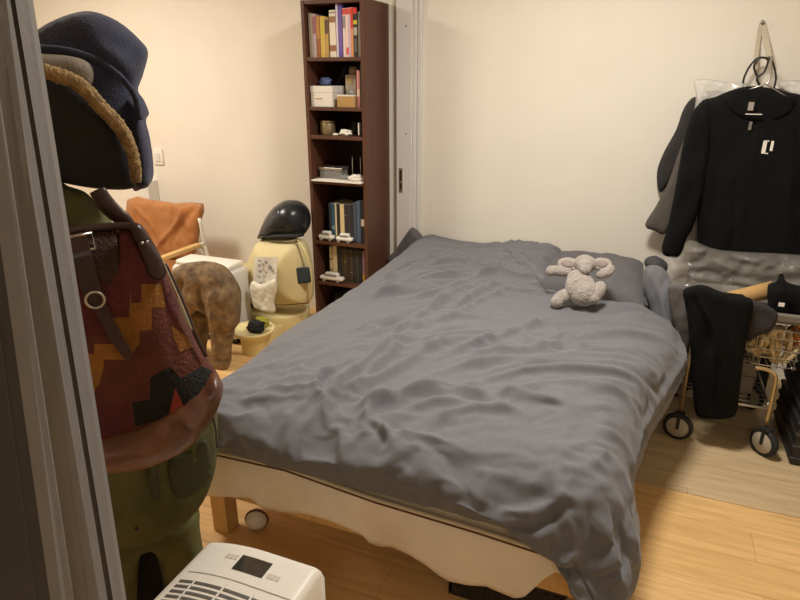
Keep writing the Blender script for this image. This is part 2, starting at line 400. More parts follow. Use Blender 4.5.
top = [
 (308.1, 311.7, 13.2, (168, 156, 140), 'grey-beige book at the left end of the top shelf', ()),
 (312.0, 315.2, 14.2, (176, 158, 158), 'grey-pink book second from the left on the top shelf', ((.55, .95, (150, 96, 104)),)),
 (315.5, 319.2, 15.6, (150, 92, 52), 'brown and orange book left of the yellow one on the top shelf', ((.45, .98, (178, 128, 66)),)),
 (319.6, 324.3, 16.2, (206, 172, 84), 'yellow book on the top shelf', ((.55, .9, (196, 176, 66)),)),
 (324.6, 327.6, 17.6, (188, 152, 84), 'dull yellow slim book between the yellow and the white banded book', ((.6, .95, (92, 74, 60)),)),
 (328.8, 335.0, 10.0, (226, 216, 194), 'thick cream book with two brown spine bands on the top shelf', ((.13, .26, (152, 104, 70)), (.74, .87, (150, 112, 76)), (.93, .965, (150, 140, 120)))),
 (335.3, 337.2, 3.6, (214, 204, 214), 'thin tall white book left of the purple one on the top shelf', ()),
 (337.4, 341.6, 3.4, (92, 72, 148), 'tall purple book on the top shelf', ((.1, .9, (112, 88, 156)),)),
 (342.2, 344.9, 8.2, (226, 206, 196), 'white book with red top, first right of the purple one', ((.87, .99, (214, 72, 58)), (.6, .84, (150, 140, 140)))),
 (345.1, 347.8, 8.0, (230, 206, 196), 'white book with red top, second right of the purple one', ((.87, .99, (214, 66, 52)), (.05, .2, (214, 96, 80)))),
 (348.0, 350.0, 7.6, (206, 180, 196), 'lilac book with red top, third right of the purple one', ((.87, .99, (220, 78, 60)),)),
 (350.2, 352.5, 7.2, (220, 150, 96), 'red and orange book next to the black one on the top shelf', ((.58, .99, (218, 62, 44)),)),
 (352.8, 356.8, 7.0, (50, 44, 42), 'black book with red top and yellow spine label', ((.87, .99, (206, 52, 46)), (.66, .74, (206, 186, 60)), (.44, .6, (170, 164, 152)), (.1, .38, (92, 84, 78)))),
 (357.6, 360.6, 11.5, (150, 146, 132), 'grey book at the right end of the top shelf', ((.84, .96, (120, 120, 110)),)),
]
for a in top: book(a[0], a[1], a[2], SH[0], a[3], a[4], G1, .17, marks=a[5])
lastx[0] = None
G2 = 'books on the fifth shelf'
for a in [
 (328.6, 331.0, 203.2, (34, 44, 50), 'black book at the left end of the fifth shelf', ()),
 (331.2, 334.4, 203.6, (44, 78, 96), 'dark teal book on the fifth shelf', ((.3, .4, (120, 140, 146)),)),
 (334.7, 336.2, 203.6, (206, 190, 150), 'thin cream book right of the teal one', ()),
 (336.4, 339.4, 204.0, (40, 34, 34), 'black book left of the thick cream one on the fifth shelf', ()),
 (339.7, 343.8, 204.6, (212, 190, 140), 'thick cream book in the middle of the fifth shelf', ()),
 (344.1, 347.0, 204.8, (52, 46, 48), 'charcoal book, first right of the thick cream one', ((.7, .72, (120, 110, 100)),)),
 (347.2, 350.0, 204.6, (58, 52, 52), 'charcoal book, second right of the thick cream one', ((.2, .24, (120, 110, 100)),)),
 (350.2, 352.8, 204.2, (44, 42, 46), 'charcoal book, third right of the thick cream one', ()),
 (353.0, 356.2, 203.0, (66, 78, 88), 'slate blue book on the fifth shelf', ()),
 (356.5, 360.2, 201.2, (78, 96, 116), 'tall blue-grey book on the fifth shelf', ()),
 (360.5, 364.6, 200.4, (40, 42, 48), 'dark book with a white label at the right end of the fifth shelf', ((.40, .56, (222, 214, 200)),)),
]: book(a[0], a[1], a[2], SH[4], a[3], a[4], G2, .15, 3.12, a[5])
lastx[0] = None
G3 = 'books on the sixth shelf'
for i, a in enumerate([
 (329.2, 332.4, 246.5, (196, 176, 134), 'worn cream book at the left end of the sixth shelf', ((.3, .34, (110, 90, 70)), (.6, .66, (120, 96, 74)))),
 (332.6, 336.4, 245.6, (212, 194, 150), 'cream book second from the left on the sixth shelf', ()),
 (337.6, 340.6, 248.4, (42, 40, 38), 'black book, first right of the cream pair on the sixth shelf', ((.12, .3, (70, 66, 60)),)),
 (340.9, 343.4, 248.8, (70, 54, 42), 'dark brown book, second right of the cream pair', ()),
 (343.7, 346.4, 249.2, (82, 66, 48), 'brown book, third right of the cream pair', ((.6, .63, (140, 116, 70)),)),
 (346.7, 349.4, 249.6, (60, 48, 40), 'dark book, fourth right of the cream pair', ()),
 (349.7, 352.4, 250.0, (74, 60, 44), 'brown book, fifth right of the cream pair', ((.3, .33, (140, 116, 70)),)),
 (352.7, 355.6, 250.2, (44, 42, 38), 'black book, sixth right of the cream pair', ()),
 (355.9, 358.8, 250.4, (54, 56, 50), 'dark green book near the right end of the sixth shelf', ()),
 (359.1, 361.8, 250.6, (40, 44, 42), 'black book next to the yellow-marked one', ()),
 (362.2, 364.4, 251.0, (150, 112, 138), 'thin purple book with a yellow foot at the right end of the sixth shelf', ((.02, .3, (206, 168, 56)),)),
]): book(a[0], a[1], a[2], SH[5], a[3], a[4], G3, .15, 3.12, a[5])
def sx(x, y, Yf): return aY(x, y, Yf).x
def sz(x, y, Yf): return aY(x, y, Yf).z
# second shelf
z = SH[1]
bx = thing('storage_box', 'white lidded box on the second shelf of the bookshelf', 'box', (sx(322, 95, 3.09), 3.09, z))
x0, x1, zt = sx(310.3, 95, 3.09), sx(332.5, 95, 3.09), sz(320, 86, 3.09)
MB().box((x0 + .002, 3.092, z), (x1 - .002, 3.24, zt - .012), .002).build('body', M['white'], bx)
MB().box((x0, 3.09, zt - .035), (x1, 3.242, zt), .002).build('lid', M['white'], bx)
MB().box((x0 + .03, 3.0885, zt - .066), (x0 + .072, 3.0925, zt - .063)).build('printed_line', M['cardboard'], bx)
b2 = thing('parcel_box', 'small tan cardboard box with a white lid on the second shelf', 'box', (sx(346, 100, 3.085), 3.09, z))
x0, x1, zt = sx(337, 100, 3.085), sx(354.6, 100, 3.085), sz(346, 96.5, 3.085)
MB().box((x0, 3.085, z), (x1, 3.16, zt), .002).build('body', M['cardboard'], b2)
MB().box((x0 - .001, 3.084, zt), (x1 - .004, 3.155, zt + .007), .002).build('lid', M['paper'], b2)
p0 = Vector(((x0 + x1) / 2 + .022, 3.12, zt + .007))
MB().ball(p0 + Vector((0, 0, .014)), (.02, .014, .014), amp=.25).build('glass_ornament', M['glassy'], label='small clear glass lump on the tan box of the second shelf', cat='ornament')
x0, x1 = sx(345.3, 80, 3.2), sx(355.8, 80, 3.2); zt = sz(350, 74.5, 3.2)
b3 = thing('tea_carton', 'pale beige carton standing behind the tan box on the second shelf', 'carton', ((x0 + x1) / 2, 3.2, z))
MB().box((x0, 3.2, z), (x1, 3.27, zt), .002).build('body', M['strap'], b3)
MB().box((x0 + .004, 3.1985, zt - .05), (x1 - .02, 3.2005, zt - .012)).build('printed_panel', cmat((186, 168, 112)), b3)
jr = thing('glass_jar', 'round pale jar lying on the carton at the top of the second shelf', 'jar', ((x0 + x1) / 2 + .003, 3.235, zt))
MB().lathe([(0, 0), (.022, 0), (.027, .008), (.027, .034), (.02, .042), (0, .042)], ((x0 + x1) / 2 + .003, 3.235, zt), 20).build('body', cmat((158, 150, 122), .3), jr)
MB().lathe([(0, 0), (.022, 0), (.022, .011), (0, .012)], ((x0 + x1) / 2 + .003, 3.235, zt + .0422), 20).build('lid', M['dark'], jr)
lastx[0] = None
book(356.6, 359.6, 70.5, z, (206, 142, 140), 'pink booklet standing at the right of the second shelf', None, .12, 3.10, ((.3, .5, (226, 206, 190)),))
book(359.9, 363.4, 63.5, z, (40, 48, 50), 'dark folder at the right end of the second shelf', None, .2, 3.10)
p = aY(325, 82, 3.16)
zb = sz(320, 86, 3.09)
MB().ball((p.x, 3.165, zb + .021), (.034, .03, .022), amp=.5, fr=12).build('blue_bag', cmat((96, 112, 158)), label='crumpled blue cloth bag on top of the white box', cat='bag')
pl = YP(3.3)
puff([(333, 86), (339, 76), (343, 66), (349, 64), (348, 72), (344, 86), (343, 103), (335, 103)], pl, .03, .03, .03, .012, (.012, 30, 20, 3)).build('cloth_bundle', cmat((50, 48, 56), .9), label='dark grey cloth bundle at the back of the second shelf', cat='cloth')
# third shelf
z = SH[2]
def jar(name, label, cat_, px0, px1, pt, Yc, m, lidm=None, z=z, hfrac=.86):
    x0, x1 = sx(px0, pt, Yc), sx(px1, pt, Yc); r = (x1 - x0) / 2; c = ((x0 + x1) / 2, Yc, z); h = sz((px0 + px1) / 2, pt, Yc) - z
    o = thing(name, label, cat_, c)
    MB().lathe([(0, 0), (r * .94, 0), (r, .006), (r, h * hfrac - .004), (r * .93, h * hfrac), (0, h * hfrac)], c, 24).build('body', m, o)
    if lidm: MB().lathe([(0, 0), (r * .96, 0), (r * .96, h * (1 - hfrac) - .002), (r * .9, h * (1 - hfrac)), (0, h * (1 - hfrac))], (c[0], c[1], z + h * hfrac + .0003), 24).build('lid', lidm, o)
    return o
jar('tin_canister', 'round patterned tin at the left of the third shelf', 'tin', 321, 334.4, 120.5, 3.16, M['tin'], M['tin'])
def lump(name, label, cat_, px, py0, py1, Yc, zb, m, dep=.025, seed=0):
    x0, x1 = sx(px[0], py1, Yc), sx(px[1], py1, Yc); h = sz(px[0], py0, Yc) - sz(px[0], py1, Yc)
    mb = MB(); c = Vector(((x0 + x1) / 2, Yc, zb + h * .5)); bm = bmesh.new(); bmesh.ops.create_icosphere(bm, subdivisions=4, radius=1)
    for v in bm.verts:
        q = v.co * (1 + .42 * noise.noise(v.co * 1.9 + Vector((seed, 0, 0))) + .15 * noise.noise(v.co * 5 + Vector((seed, 3, 0))))
        v.co = Vector((c.x + q.x * (x1 - x0) / 2, c.y + q.y * dep, max(zb + .0004, c.z + q.z * h * .55)))
    return mb.from_bm(bm, 0, True).build(name, m, label=label, cat=cat_)
lump('crumpled_tissue', 'crumpled white tissue in the middle of the third shelf', 'tissue', (340, 351.5), 130, 136, 3.11, z, M['paper'], .025, 2)
lump('crumpled_tissue', 'tiny white paper scrap beside the tin on the third shelf', 'tissue', (333.5, 338), 134, 136.5, 3.10, z, M['paper'], .012, 7)
lump('cloth_bundle', 'dark speckled pouch at the right back of the third shelf', 'pouch', (352.5, 361.5), 120, 134, 3.22, z, cmat((46, 44, 40), .9), .03, 4)
bt = thing('spray_bottle', 'small black bottle with a white stripe at the right end of the third shelf', 'bottle', (sx(361.5, 130, 3.11), 3.11, z))
xb, h = sx(361.2, 130, 3.11), sz(361, 122, 3.11) - z
MB().lathe([(0, 0), (.012, 0), (.0125, .004), (.0125, h * .7), (.006, h * .8), (.006, h), (0, h)], (xb, 3.11, z), 18).build('body', M['blackp'], bt)
MB().box((xb - .012, 3.095, z + h * .1), (xb - .005, 3.0985, z + h * .95), .001).build('stripe', M['paper'], bt)
# fourth shelf
z = SH[3]
MB().box((BX0 + .006 + .02, 3.045, z), (BX1 - .022, 3.30, z + .006), .001).build('placemat', M['paper'], label='white sheet covering the fourth shelf of the bookshelf', cat='sheet')
z += .006
gb = thing('glass_box', 'clear glass box with a silver lid on the fourth shelf', 'box', (sx(330, 175, 3.14), 3.14, z))
x0, x1, h = sx(319, 174, 3.12), sx(342.5, 174, 3.12), sz(330, 167.5, 3.12) - z
MB().box((x0 + .005, 3.12, z), (x1 - .005, 3.2, z + h * .75), .004).build('body', M['glassy'], gb)
MB().box((x0, 3.115, z + h * .76), (x1, 3.205, z + h), .003).build('lid', M['steel'], gb)
lump('crumpled_tissue', 'crumpled white tissue at the right of the fourth shelf', 'tissue', (349, 363.5), 174.5, 180.5, 3.10, z, M['paper'], .025, 12)
lump('silver_tray', 'small crinkled silver dish right of the glass box', 'dish', (339.5, 348.5), 174.5, 179, 3.13, z, M['glassy'], .03, 15)
for i, px in enumerate((352.6, 360.6)):
    x = sx(px, 170, 3.17)
    t = thing('incense_stick', ('thin upright stick left of its twin on the fourth shelf', 'thin upright stick nearest the right end of the fourth shelf')[i], 'stick', (x, 3.17, z), 'thin upright sticks on the fourth shelf')
    MB().lathe([(0, 0), (.009, 0), (.007, .006), (0, .006)], (x, 3.17, z), 12).build('foot', M['greyp'], t)
    MB().tube([(x, 3.17, z + .006), (x, 3.17, sz(px, 157, 3.17))], .0016, 8).build('rod', M['strap'], t)
# controllers on the fifth and sixth shelves: little white two-part gadgets
def gadget(label, px0, px1, py0, py1, zb, Yc):
    x0, x1 = sx(px0, py1, Yc), sx(px1, py1, Yc); h = sz(px0, py0, Yc) - sz(px0, py1, Yc); h = max(h, .03)
    t = thing('toy_car', label, 'toy car', ((x0 + x1) / 2, Yc, zb), 'small white toy cars on the bookshelf')
    L = x1 - x0
    m = MB().box((x0, Yc - .02, zb + h * .18), (x1, Yc + .02, zb + h * .62), h * .2, seg=3)
    m.build('body', M['white'], t)
    MB().box((x0 + L * .22, Yc - .017, zb + h * .55), (x0 + L * .8, Yc + .017, zb + h), h * .18, seg=3).build('cabin', M['white'], t)
    MB().box((x0 + L * .28, Yc - .0185, zb + h * .66), (x0 + L * .74, Yc - .016, zb + h * .88), .001).build('window_strip', M['ink'], t)
    for fx in (.2, .78):
        for sy in (-1, 1):
            MB().lathe([(0, -.003), (h * .2, -.003), (h * .2, .003), (0, .003)], (x0 + L * fx, Yc + sy * .018, zb + h * .2), 14, axis='y').build('wheel', M['ink'], t)
gadget('small white toy car at the left of the fifth shelf', 319.5, 334.5, 231, 240.5, SH[4], 3.094)
gadget('small white toy car in front of the cream book on the fifth shelf', 337, 353, 233, 242, SH[4], 3.094)
gadget('small white toy car on the sixth shelf in front of the cream books', 321, 344, 274, 283, SH[5], 3.094)
lump('cloth_bundle', 'dark bag stuffed in the lowest visible compartment of the bookshelf', 'bag', (334, 362), 292, 312, 3.2, SH[6], cmat((44, 42, 40), .9), .08, 9)

# ------------------------------------------------------------------ bed
MX0, MX1, MY0, MY1 = -1.265, .02, 1.31, 3.385
bed = thing('bed', 'low double bed with cream skirt and square wooden legs', 'bed', ((MX0 + MX1) / 2, 2.37, 0))
MB().box((MX0, MY0, .30), (MX1, MY1, .50), .05, seg=4).build('mattress', M['mattress'], bed)
MB().box((MX0 + .01, MY0 + .01, .20), (MX1 - .01, MY1, .298), .004).build('bed_frame', M['woodleg'], bed)
loop = [(MX0 - .014, MY1, .345), (MX0 - .014, MY0 + .05, .385), (MX0 + .04, MY0 - .016, .385), (-.89, MY0 - .016, .40), (-.6, MY0 - .016, .372), (-.3, MY0 - .016, .362), (MX1 - .06, MY0 - .016, .345), (MX1 + .014, MY0 + .05, .30), (MX1 + .014, MY1, .31)]
MB().tube(loop, .006, 8).build('piping', M['mattress'], bed)
MB().tube([(x, y, z_ - .011) for x, y, z_ in loop], .0035, 6).build('piping_lower_cord', M['brownrim'], bed, label='thin brown cord')  # brown cord along the lower side of the piping
for x, y in ((MX0 + .0, MY0 + .035), (MX1 - .07, MY0 + .02), (MX0 + .0, MY1 - .09), (MX1 - .075, MY1 - .09)):
    MB().box((x + .012, y + .012, 0), (x + .074, y + .074, .199), .003).build('leg', M['woodleg'], bed)
hem = [(200, 497), (208, 496), (228, 497), (250, 498), (257, 504), (264, 509), (285, 512), (306, 514), (325, 519), (343, 526), (363, 535), (368, 542), (378, 546), (393, 547), (410, 555), (426, 565), (440, 576), (449, 581), (468, 585), (486, 586), (500, 592), (514, 598), (524, 597), (532, 590), (545, 578), (555, 572)]
hp = [aY(x, y, MY0 - .01) for x, y in hem]; hx = [p.x for p in hp]; hz = [p.z for p in hp]
mb = MB(); n = 150; rows = 10; V = []
path = []
for i in range(60): path.append((MX0 - .012, MY1 - .02 - (MY1 - MY0 - .02) * i / 60, -1, 0))
for i in range(n + 1): path.append((MX0 - .012 + (MX1 - MX0 + .024) * i / n, MY0 - .012, 0, -1))
for i in range(1, 60): path.append((MX1 + .012, MY0 + (MY1 - MY0 - .02) * i / 60, 1, 0))
for k, (x, y, nx, ny) in enumerate(path):
    s = x if ny else y
    ripple = lambda t: ((.3 if nx > 0 else 1.) * (.022 * math.sin(s * 15 + 3 * noise.noise(Vector((s * 3, 0, 2)))) + .034 * noise.noise(Vector((s * 9, t * .6, 7)))) * t + .012 * t)
    if ny:
        hp = [aY(px, py, y - ripple(1)) for px, py in hem]; zh = float(np.interp(x, [p.x for p in hp], [p.z for p in hp]))
    else: zh = .17 + .02 * noise.noise(Vector((x, y * 4, 1)))
    for r in range(rows + 1):
        t = r / rows; zt_ = float(np.interp(x, [-1.3, -.9, -.6, -.3, -.02, .1], [.378, .390, .365, .355, .338, .335])); zz = zt_ + (zh - zt_) * t
        wv = ripple(t)
        V.append((x + nx * wv, y + ny * wv, zz))
F = [(k * (rows + 1) + r, (k + 1) * (rows + 1) + r, (k + 1) * (rows + 1) + r + 1, k * (rows + 1) + r + 1) for k in range(len(path) - 1) for r in range(rows)]
mb.add(V, F); sk = mb.build('bed_skirt', M['skirt'], bed)
md = sk.modifiers.new('thick', 'SOLIDIFY'); md.thickness = .003; md.offset = 0

# the duvet: a flat sheet laid over a rounded box, with its folds
DX0, DX1, DY0, DY1, DR, DZ = -1.285, .065, 1.235, 3.385, .15, .585
cx0, cx1, cy0 = DX0 + DR, DX1 - DR, DY0 + DR
Lft, Rgt, Ft = .34, .42, .36
step = .0145
s_ = np.arange(cx0 - Lft, cx1 + Rgt + step, step); t_ = np.arange(cy0 - Ft, DY1 + step * .5, step)
SS, TT = np.meshgrid(s_, t_); SS = SS.copy(); TT = TT.copy()
wob = np.vectorize(lambda a, b, c: noise.noise(Vector((a, b, c))))
# hem length varies: shorter right overhang towards the head, uneven foot hem
rh = np.interp(t_, [1.0, 1.5, 1.9, 2.3, 2.6, 3.4], [.42, .37, .33, .36, .40, .32])
fx = np.interp(s_, [-1.5, -1.2, -.8, -.35, -.1, .05, .4], [.232, .232, .226, .228, .240, .32, .46])
dr = SS - cx1; SS = np.where(dr > 0, cx1 + dr * (rh[:, None] / Rgt), SS)
df = cy0 - TT; TT = np.where(df > 0, cy0 - df * (fx[None, :] / Ft), TT)
ncx = np.clip(SS, cx0, cx1); ncy = np.maximum(TT, cy0)
ox, oy = SS - ncx, TT - ncy; d = np.hypot(ox, oy); dn = np.maximum(d, 1e-9)
ux, uy = ox / dn, oy / dn
qm = math.pi / 2 + .62 * np.clip(-uy, 0, 1) ** 6 + .12              # the thick foot edge rolls back under itself
q = np.minimum(d / DR, qm)
rest = np.maximum(0, d - DR * qm)
g = DR * np.sin(q) + rest * np.cos(qm)
hh = DR * (1 - np.cos(q)) + rest * np.sin(qm)
X = ncx + ux * g; Y = ncy + uy * g
zt = DZ + .012 * wob(SS * 1.6, TT * 1.6, 3.3)
def gauss(x, y, sx_, sy_): return np.exp(-((X - x) / sx_) ** 2 - ((Y - y) / sy_) ** 2)
zt += .02 * gauss(-1.2, 3.3, .1, .16) - .02 * gauss(-.85, 3.3, .2, .2) + .035 * gauss(-.58, 3.22, .12, .2) + .02 * gauss(-.35, 3.1, .2, .25) - .02 * gauss(-.2, 2.4, .3, .3)
und = 1 / (1 + np.exp(-(X + .40) / .02)) / (1 + np.exp(-(Y - 2.66 + .1 * (X + .1)) / .012)) / (1 + np.exp((X - .045) / .012)); zt -= .085 * und
Z = np.maximum(zt - hh, .012)
P3 = np.stack([X, Y, Z], -1)
# outward bulge of the right side towards the head and of the corner
P3[..., 0] += (.14 * np.exp(-((TT - 2.5) / .45) ** 2)) * np.clip((SS - cx1 + .05) / .15, 0, 1)
gu = np.gradient(P3, axis=1); gv = np.gradient(P3, axis=0); Nn = np.cross(gu, gv); Nn /= np.maximum(np.linalg.norm(Nn, axis=-1, keepdims=True), 1e-9)
flat = np.stack([SS.ravel(), TT.ravel()], -1)
def to_flat(x, y):
    p = aZ(x, y, DZ)
    if p.y > cy0 - .02: return (min(p.x, cx1 + .22), p.y)
    p = aY(x, y, DY0); dz = max(0, DZ - p.z)
    return (p.x, cy0 - dz - .57 * DR + .02)
disp = np.zeros(SS.size)
# folds traced on the cloth: (points, half width, height)
FOLDS = [
 ([(312, 408), (322, 385), (340, 372), (365, 358)], .016, .016), ([(330, 405), (342, 385), (362, 368), (385, 350), (402, 342)], .017, .020),
 ([(345, 398), (362, 380), (380, 362), (400, 348)], .011, .012), ([(322, 398), (330, 380), (352, 366)], .011, -.012),
 ([(350, 388), (375, 378), (400, 365), (425, 350), (448, 336)], .015, .014), ([(370, 355), (392, 338), (420, 318), (440, 300)], .018, .012),
 ([(390, 352), (415, 332), (440, 315), (470, 298), (495, 282)], .018, .015), ([(400, 345), (425, 325), (455, 306)], .010, -.012),
 ([(360, 330), (390, 322), (420, 310), (450, 296), (480, 280)], .018, .010), ([(405, 302), (440, 292), (475, 278), (500, 266)], .020, .013),
 ([(365, 302), (400, 290), (440, 280), (470, 268)], .022, .012), ([(375, 285), (405, 275), (440, 265), (470, 262)], .020, .013),
 ([(385, 275), (420, 262), (455, 254)], .018, .012), ([(380, 292), (410, 284), (445, 274)], .012, -.012),
 ([(420, 255), (450, 256), (480, 266), (520, 278), (548, 276)], .022, .012), ([(440, 278), (475, 276), (510, 268), (530, 262)], .014, .010),
 ([(500, 252), (512, 262), (540, 282), (550, 290)], .018, -.012), ([(410, 330), (450, 318), (480, 300), (520, 285)], .014, .010),
 ([(430, 360), (470, 345), (510, 330), (545, 312)], .018, .011), ([(450, 348), (490, 352), (540, 346), (590, 330), (650, 322)], .016, .010),
 ([(440, 372), (480, 362), (540, 358), (600, 352), (660, 352)], .018, .012), ([(455, 385), (500, 372), (560, 368), (620, 366), (668, 372)], .016, .012),
 ([(470, 378), (520, 366), (580, 362), (640, 360)], .009, -.010), ([(500, 392), (545, 382), (600, 382), (650, 390)], .018, .010),
 ([(492, 393), (520, 398), (558, 406)], .006, -.014), ([(495, 390), (522, 395), (558, 402)], .008, .008),
 ([(400, 395), (430, 388), (470, 392), (500, 402)], .018, .012), ([(405, 408), (440, 398), (480, 404)], .012, .010),
 ([(360, 405), (385, 398), (420, 388), (450, 380)], .014, .014), ([(352, 418), (372, 404), (400, 398)], .012, .014),
 ([(430, 425), (450, 410), (490, 404), (520, 408)], .016, .012), ([(520, 330), (535, 345), (560, 352), (575, 345)], .014, .010),
 ([(550, 325), (565, 338), (585, 345), (620, 340)], .014, .010), ([(600, 310), (640, 312), (660, 330)], .016, .010),
 ([(655, 300), (662, 330), (668, 365), (664, 400)], .015, -.022), ([(648, 300), (654, 330), (660, 365), (655, 400)], .014, .016),
 ([(668, 300), (672, 330), (680, 360), (678, 390)], .022, .022), ([(640, 385), (655, 395), (664, 412)], .012, .012), ([(630, 400), (648, 412), (660, 428)], .012, .012),
 ([(590, 420), (625, 424), (655, 432)], .018, .012), ([(580, 440), (620, 448), (650, 462)], .016, .014),
 ([(540, 450), (560, 470), (590, 500), (610, 540)], .022, .012), ([(520, 465), (550, 490), (575, 520)], .018, .010),
 ([(235, 372), (290, 360), (330, 340)], .03, .006), ([(260, 350), (310, 335), (345, 315)], .03, .006), ([(230, 395), (280, 390), (310, 392)], .03, .006),
 # folds of the foot drop
 ([(240, 398), (243, 420), (248, 452)], .014, .010), ([(268, 402), (278, 430), (290, 460)], .016, .010), ([(318, 415), (330, 440), (345, 470)], .014, .010),
 ([(364, 416), (372, 440), (374, 468)], .010, -.012), ([(372, 418), (382, 446), (384, 480)], .013, .012), ([(405, 440), (412, 462), (418, 495)], .013, .008),
 ([(470, 455), (480, 480), (478, 505)], .014, .008), ([(505, 520), (530, 520), (560, 502), (566, 496)], .013, -.018), ([(500, 508), (530, 506), (562, 488)], .016, .012),
 ([(560, 552), (575, 545), (590, 540), (600, 550)], .013, .018), ([(570, 565), (586, 556), (596, 566), (598, 590)], .014, -.022),
 ([(600, 530), (612, 555), (616, 590)], .015, .012), ([(618, 520), (630, 550), (634, 585)], .015, .010), ([(480, 472), (500, 462), (530, 456)], .018, .008),
]
for q_, wd, amp in FOLDS:
    pts = cat([to_flat(x, y) for x, y in q_], 5)[0]
    lo = np.min(pts, 0) - .08; hi = np.max(pts, 0) + .08
    k = np.where((flat[:, 0] > lo[0]) & (flat[:, 0] < hi[0]) & (flat[:, 1] > lo[1]) & (flat[:, 1] < hi[1]))[0]
    if not len(k): continue
    dq, par = seg_dist(flat[k], pts, False)
    disp[k] += 1.35 * amp * np.exp(-(dq / (wd * .9)) ** 1.6) * np.clip(4 * np.minimum(par + .06, 1.06 - par), 0, 1)
disp = disp.reshape(SS.shape)
# finer creases: ridged noise drawn out along the direction of the folds
RC = np.hypot(SS - .28, TT - 1.1); PH = np.arctan2(TT - 1.1, SS - .28)     # the folds fan out in arcs from the front right corner
w1 = wob(SS * 2.2, TT * 2.2, 5.5)
n1 = wob(RC * 11 + w1 * 1.2, PH * 2.6, 1.5); n2 = wob(RC * 19 + w1 * 2, PH * 4.2 + 3, 4.5); n3 = wob(SS * 7, TT * 7, 8.8)
m1 = np.clip(.55 + 1.5 * wob(SS * 2.6, TT * 2.6, 12.3), .1, 1.2); m2 = np.clip(.5 + 1.6 * wob(SS * 3.1, TT * 3.1, 22.3), .05, 1.2)
x1_, y1_ = SS * .95 + TT * .3, -SS * .3 + TT * .95
n4 = wob(x1_ * 3.2, y1_ * 17 + w1, 7.5)
top_w = np.clip(1.2 - d / .12, .25, 1)
fade = np.clip((SS + 1.25) / .35, .35, 1)
B3 = P3.copy(); NN = Nn * np.where(Nn[..., 2:3] < -.2, -1, 1)
disp = disp * (2.0 - .9 * np.clip((SS - cx1) / .12, 0, 1) - .8 * np.clip((cy0 + .02 - TT) / .08, 0, 1)) + .004 * n3 + (.021 * m1 * np.exp(-(n1 / .14) ** 2) + .017 * m2 * np.exp(-(n2 / .15) ** 2) + .011 * m2 * np.exp(-(n4 / .15) ** 2)) * top_w * fade
P3 += NN * disp[..., None]
# loose gathers where the front right corner hangs
cw = np.clip((SS - cx1) / .1, 0, 1) * np.clip((cy0 - TT) / .1, 0, 1)
th_ = np.arctan2(ox, -oy)
P3[..., 0] += ux * cw * .03 * np.sin(th_ * 9); P3[..., 1] += uy * cw * .03 * np.sin(th_ * 9)
P3[..., 2] = np.maximum(P3[..., 2], .012); P3[..., 1] = np.minimum(P3[..., 1], 3.392)
# let the sheet settle on the bed: the cloth solver runs here on a temporary sheet and a temporary bed core
nr, nc = SS.shape
quads = [(i * nc + k, i * nc + k + 1, (i + 1) * nc + k + 1, (i + 1) * nc + k) for i in range(nr - 1) for k in range(nc - 1)]
def temp_mesh(name, pts, faces):
    me = bpy.data.meshes.new(name); me.from_pydata(pts, [], faces); me.update()
    if name == 'core' and sum(f.normal.z for f in me.polygons) < 0: me.flip_normals()
    o = bpy.data.objects.new(name, me); COL.objects.link(o); return o
core = temp_mesh('core', (B3 - NN * .014).reshape(-1, 3).tolist(), quads)
backing = temp_mesh('backing', [(-3, 3.398, -1), (2, 3.398, -1), (2, 3.398, 3), (-3, 3.398, 3)], [(0, 1, 2, 3)])
ground = temp_mesh('ground', [(-4, -1, 0), (3, -1, 0), (3, 5, 0), (-4, 5, 0)], [(0, 1, 2, 3)])
for o in (core, backing, ground):
    o.modifiers.new('collide', 'COLLISION')
    o.collision.thickness_outer = .004; o.collision.thickness_inner = .03; o.collision.cloth_friction = 12
sheet = temp_mesh('sheet', P3.reshape(-1, 3).tolist(), quads)
hold = sheet.vertex_groups.new(name='hold')
hold.add([i * nc + k for i in range(nr) for k in range(nc) if (i < 2 and s_[k] < cx1 - .12) or i >= nr - 2 or k < 2], 1, 'ADD')
cm_ = sheet.modifiers.new('cloth', 'CLOTH'); cs_ = cm_.settings
cs_.quality = 10; cs_.mass = .25; cs_.tension_stiffness = 20; cs_.compression_stiffness = 20; cs_.shear_stiffness = 8; cs_.bending_stiffness = .04
cs_.tension_damping = 8; cs_.compression_damping = 8; cs_.bending_damping = .6; cs_.air_damping = 3; cs_.shrink_min = -.035; cs_.vertex_group_mass = 'hold'
cm_.collision_settings.distance_min = .004; cm_.collision_settings.collision_quality = 3
old_gravity = S.gravity.copy(); S.gravity = (0, 0, -1.2); SETTLE = 18
cm_.point_cache.frame_start = 1; cm_.point_cache.frame_end = SETTLE
for fr_ in range(1, SETTLE + 1): S.frame_set(fr_)
ev_ = sheet.evaluated_get(bpy.context.evaluated_depsgraph_get())
P3 = np.array([v.co[:] for v in ev_.data.vertices]).reshape(nr, nc, 3)
S.frame_set(1); S.gravity = old_gravity
for o in (sheet, core, backing, ground):
    me = o.data; bpy.data.objects.remove(o, do_unlink=True); bpy.data.meshes.remove(me)
P3 += NN * (.0042 * np.exp(-(wob(RC * 29 + w1 * 3, PH * 6, 2.5) / .17) ** 2) * m2 * top_w + .0015 * wob(SS * 30, TT * 30, 1.5))[..., None]
mb = MB(); mb.add(P3.reshape(-1, 3).tolist(), [(i * nc + k, i * nc + k + 1, (i + 1) * nc + k + 1, (i + 1) * nc + k) for i in range(nr - 1) for k in range(nc - 1)])
dv = mb.build('duvet', M['duvet'], label='rumpled grey duvet spread over the whole bed', cat='duvet', base=((MX0 + MX1) / 2, 2.3, .3))
md = dv.modifiers.new('thick', 'SOLIDIFY'); md.thickness = .012; md.offset = -1
ms = dv.modifiers.new('smooth', 'SUBSURF'); ms.levels = 1; ms.render_levels = 1

